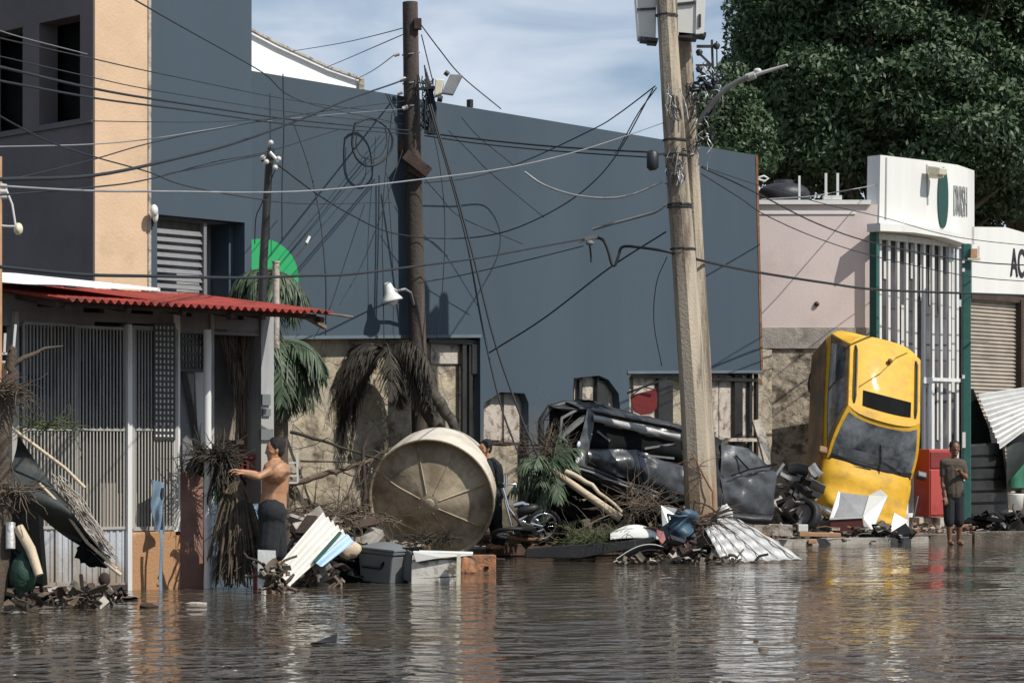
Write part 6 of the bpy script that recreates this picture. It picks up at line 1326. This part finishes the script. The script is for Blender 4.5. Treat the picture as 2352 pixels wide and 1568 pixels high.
# ================= people =================
def person(label,scale_d,J,face,skin,garments,hair=True,head_r=1.,feet=True,shoes=None,beard=False,bulk=1.):
    """J: dict of world joints. face: unit vector the head looks along."""
    t=thing('person',label,'person',V(((J['lf'].x+J['rf'].x)/2,(J['lf'].y+J['rf'].y)/2,min(J['lf'].z,J['rf'].z))))
    g=MB(); C0=g.caps
    def C(a,b,r1,r2,n=10): return C0(a,b,r1*(bulk if r1>.09 else 1),r2*(bulk if r2>.09 else 1),n)
    pel,ch,nk,hd=J['pelvis'],J['chest'],J['neck'],J['head']; side=(J['ls']-J['rs']).normalized(); fw=V(face).normalized(); up=V((0,0,1))
    hs=(J['lh']-J['rh'])
    C0(J['rh'],J['lh'],.105,.105); C(pel,pel.lerp(ch,.5),.115,.105); C(pel.lerp(ch,.5),ch,.108,.118)
    C(J['rs'].lerp(ch,.35),J['ls'].lerp(ch,.35),.105,.105); C(J['rs'],J['ls'],.060,.060); C(pel.lerp(ch,.55)-fw*.03,ch-fw*.02,.095,.10); C(ch.lerp(nk,.2),nk,.075,.055); C(nk,hd-up*.02,.052,.052)
    for s in'rl':
        C(J[s+'s'],J[s+'e'],.058,.041); C(J[s+'e'],J[s+'e'].lerp(J[s+'w'],.3),.042,.043); C(J[s+'e'].lerp(J[s+'w'],.3),J[s+'w'],.043,.027)
        C(J[s+'h'],J[s+'k'],.085,.056); C(J[s+'k'],J[s+'k'].lerp(J[s+'f'],.35),.052,.055); C(J[s+'k'].lerp(J[s+'f'],.35),J[s+'f']+up*.07,.055,.036)
        ff=J.get(s+'t'); ft=J[s+'f']; ff=ff or ft+V((fw.x,fw.y,0)).normalized()*.17; C(ft+up*.035,ff+up*.025,.04,.032)
        # hand: palm + five fingers
        w_=J[s+'w']; hv=(w_-J[s+'e']).normalized(); cv=V(J.get(s+'c',(0,0,-1))); cv=(cv-hv*cv.dot(hv)).normalized(); lat=hv.cross(cv)
        if s=='r': lat=-lat
        for q in(-.024,0,.024): C(w_+hv*.01+lat*q*.6,w_+hv*.085+lat*q,.016,.014)
        for i,(q,l) in enumerate(((-.032,.062),(-.011,.078),(.011,.085),(.032,.072))):
            a=w_+hv*.09+lat*q; b=a+(hv*.9+cv*.35).normalized()*l*.5; c=b+(hv*.5+cv*.9).normalized()*l*.5; C(a,b,.0095,.0085); C(b,c,.0085,.0075)
        a=w_+hv*.03+lat*.035; b=a+(hv*.6+lat*.7+cv*.3).normalized()*.045; c=b+(hv*.9+cv*.5).normalized()*.035; C(a,b,.012,.010); C(b,c,.010,.009)
    # head
    lt=up.cross(fw).normalized(); RH=Matrix((fw,lt,up)).transposed()
    H_=lambda x,y,z:hd+RH@V((x,y,z))*head_r
    g.ell(hd+up*.03,(.098*head_r,.078*head_r,.105*head_r),RH,18); g.ell(H_(.012,0,-.045),(.072,.060,.075),RH,16); C(H_(.07,0,.03),H_(.10,0,-.012),.012,.016); C(H_(.065,-.03,.04),H_(.065,.03,.04),.022,.022)
    C(H_(.075,-.022,-.05),H_(.075,.022,-.05),.014,.014); C(H_(.055,0,-.095),H_(.065,0,-.09),.028,.022)
    for s in(-1,1): g.ell(H_(-.005,s*.080,.0),(.020,.010,.032),RH,10); C(H_(.055,s*.045,-.01),H_(.03,s*.055,-.02),.022,.02)
    bo=part(g,'body',skin,t,remesh=.0085,smooth=4)
    g=MB()
    for s in(-1,1): g.ell(H_(.083,s*.031,.018),(.007,.010,.005),RH,10)
    part(g,'eyes',m_eye,t)
    g=MB()
    for s in(-1,1): g.ell(H_(.0905,s*.031,.018),(.004,.006,.006),RH,8); C2=g.caps(H_(.088,s*.018,.040),H_(.083,s*.046,.038),.004,.004,6)
    part(g,'pupils',m_hair,t)
    if hair:
        g=MB(); r=random.Random(3)
        g.ell(hd+up*.052-fw*.022,(.104*head_r,.090*head_r,.098*head_r),RH,20); g.ell(hd+up*.0-fw*.055,(.062,.078,.085),RH,16)
        for k in range(60):
            q=V((r.uniform(-1,.7),r.uniform(-1,1),r.uniform(.2,1))).normalized(); g.ell(hd+up*.052-fw*.02+RH@V((q.x*.100,q.y*.086,q.z*.094)),(.016,.014,.014),None,6)
        for s in(-1,1): C3=g.caps(H_(.0,s*.082,.06),H_(.005,s*.080,.01),.014,.010,8)
        part(g,'hair',m_hair,t,remesh=.009,smooth=2)
    for nm,fn,m in garments:
        g=MB(); fn(g,J); part(g,nm,m,t,remesh=.012,smooth=3)
    return t
def Pz(x,y,d): return P(x,y,d)
# shirtless man (left)
d=25.55
J=dict(pelvis=P(627,1165,d),chest=P(633,1092,d),neck=P(636,1062,d),head=P(631,1034,d-.02),
 ls=P(630,1078,d-.20),rs=P(642,1080,d+.15),le=P(592,1095,d-.32),re=P(600,1092,d+.05),lw=P(562,1088,d-.30),rw=P(556,1082,d-.02),
 lh=P(624,1172,d-.09),rh=P(628,1172,d+.09),lk=P(616,1262,d-.12),rk=P(636,1260,d+.10),lf=V((P(622,1350,d).x,d-.10,-.12)),rf=V((P(640,1350,d).x,d+.12,-.12)))
def shorts(g,J):
    C=g.caps; C(J['rh']-V((0,0,.02)),J['lh']-V((0,0,.02)),.165,.165)
    for s in'rl': C(J[s+'h'],J[s+'k']+V((0,0,.03)),.135,.12); C(J[s+'h'].lerp(J[s+'k'],.6),J[s+'k']-V((0,0,.03)),.120,.115)
person('shirtless dark-haired man in black shorts pulling dead fronds beside the white pipe post',d,J,(-.86,-.30,-.12),m_skin,[('shorts',shorts,m_cloth)],bulk=1.36)
# man at right by the green post
d=38.9
J=dict(pelvis=P(2190,1130,d),chest=P(2189,1072,d),neck=P(2191,1052,d),head=P(2193,1031,d-.02),
 rs=P(2168,1062,d-.02),ls=P(2210,1064,d-.02),re=P(2165,1108,d-.03),rw=P(2171,1140,d-.10),le=P(2218,1096,d-.06),lw=P(2204,1082,d-.24),
 rh=P(2180,1132,d),lh=P(2200,1132,d),rk=P(2180,1190,d-.03),lk=P(2203,1190,d-.02),rf=V((P(2181,1246,d).x,d,.0)),lf=V((P(2204,1246,d).x,d+.05,.0)))
def tshirt(g,J):
    C=g.caps; C(J['pelvis']-V((.03,0,.02)),J['chest']-V((.04,0,.02)),.140,.142); C(J['pelvis']-V((-.03,0,.02)),J['chest']-V((-.04,0,.02)),.140,.142)
    C(J['rs'],J['ls'],.074,.074); C(J['rs'].lerp(J['chest'],.45),J['ls'].lerp(J['chest'],.45),.122,.122); C(J['chest'],J['neck']-V((0,0,.03)),.09,.06)
    for s in'rl': C(J[s+'s'],J[s+'s'].lerp(J[s+'e'],.6),.074,.062)
def longshorts(g,J):
    C=g.caps; C(J['rh'],J['lh'],.125,.125)
    for s in'rl': C(J[s+'h'],J[s+'k']-V((0,0,.02)),.112,.095); C(J[s+'k'],J[s+'k']-V((0,0,.06)),.095,.09)
person('man in brown t-shirt and dark shorts standing in the water by the green post',d,J,(.10,-.98,.02),m_skin2,[('t_shirt',tshirt,m_shirt),('shorts',longshorts,m_cloth)])
# dark figure behind the tank
d=34.0
J=dict(pelvis=P(1134,1130,d),chest=P(1128,1075,d),neck=P(1120,1052,d),head=P(1114,1032,d-.02),
 rs=P(1128,1062,d+.16),ls=P(1122,1066,d-.16),re=P(1110,1105,d+.1),rw=P(1100,1135,d),le=P(1132,1108,d-.2),lw=P(1122,1140,d-.25),
 rh=P(1136,1135,d+.08),lh=P(1136,1135,d-.08),rk=P(1128,1185,d+.08),lk=P(1140,1188,d-.08),rf=V((P(1140,1240,d).x,d+.08,.12)),lf=V((P(1152,1240,d).x,d-.08,.12)))
person('person in dark long clothes half hidden behind the right rim of the round tank',d,J,(-.75,-.6,-.25),m_skin,[('shirt',tshirt,m_cloth),('trousers',lambda g,J:(longshorts(g,J),[g.caps(J[s+'k'],J[s+'f']+V((0,0,.1)),.075,.06) for s in'rl']),m_cloth)])
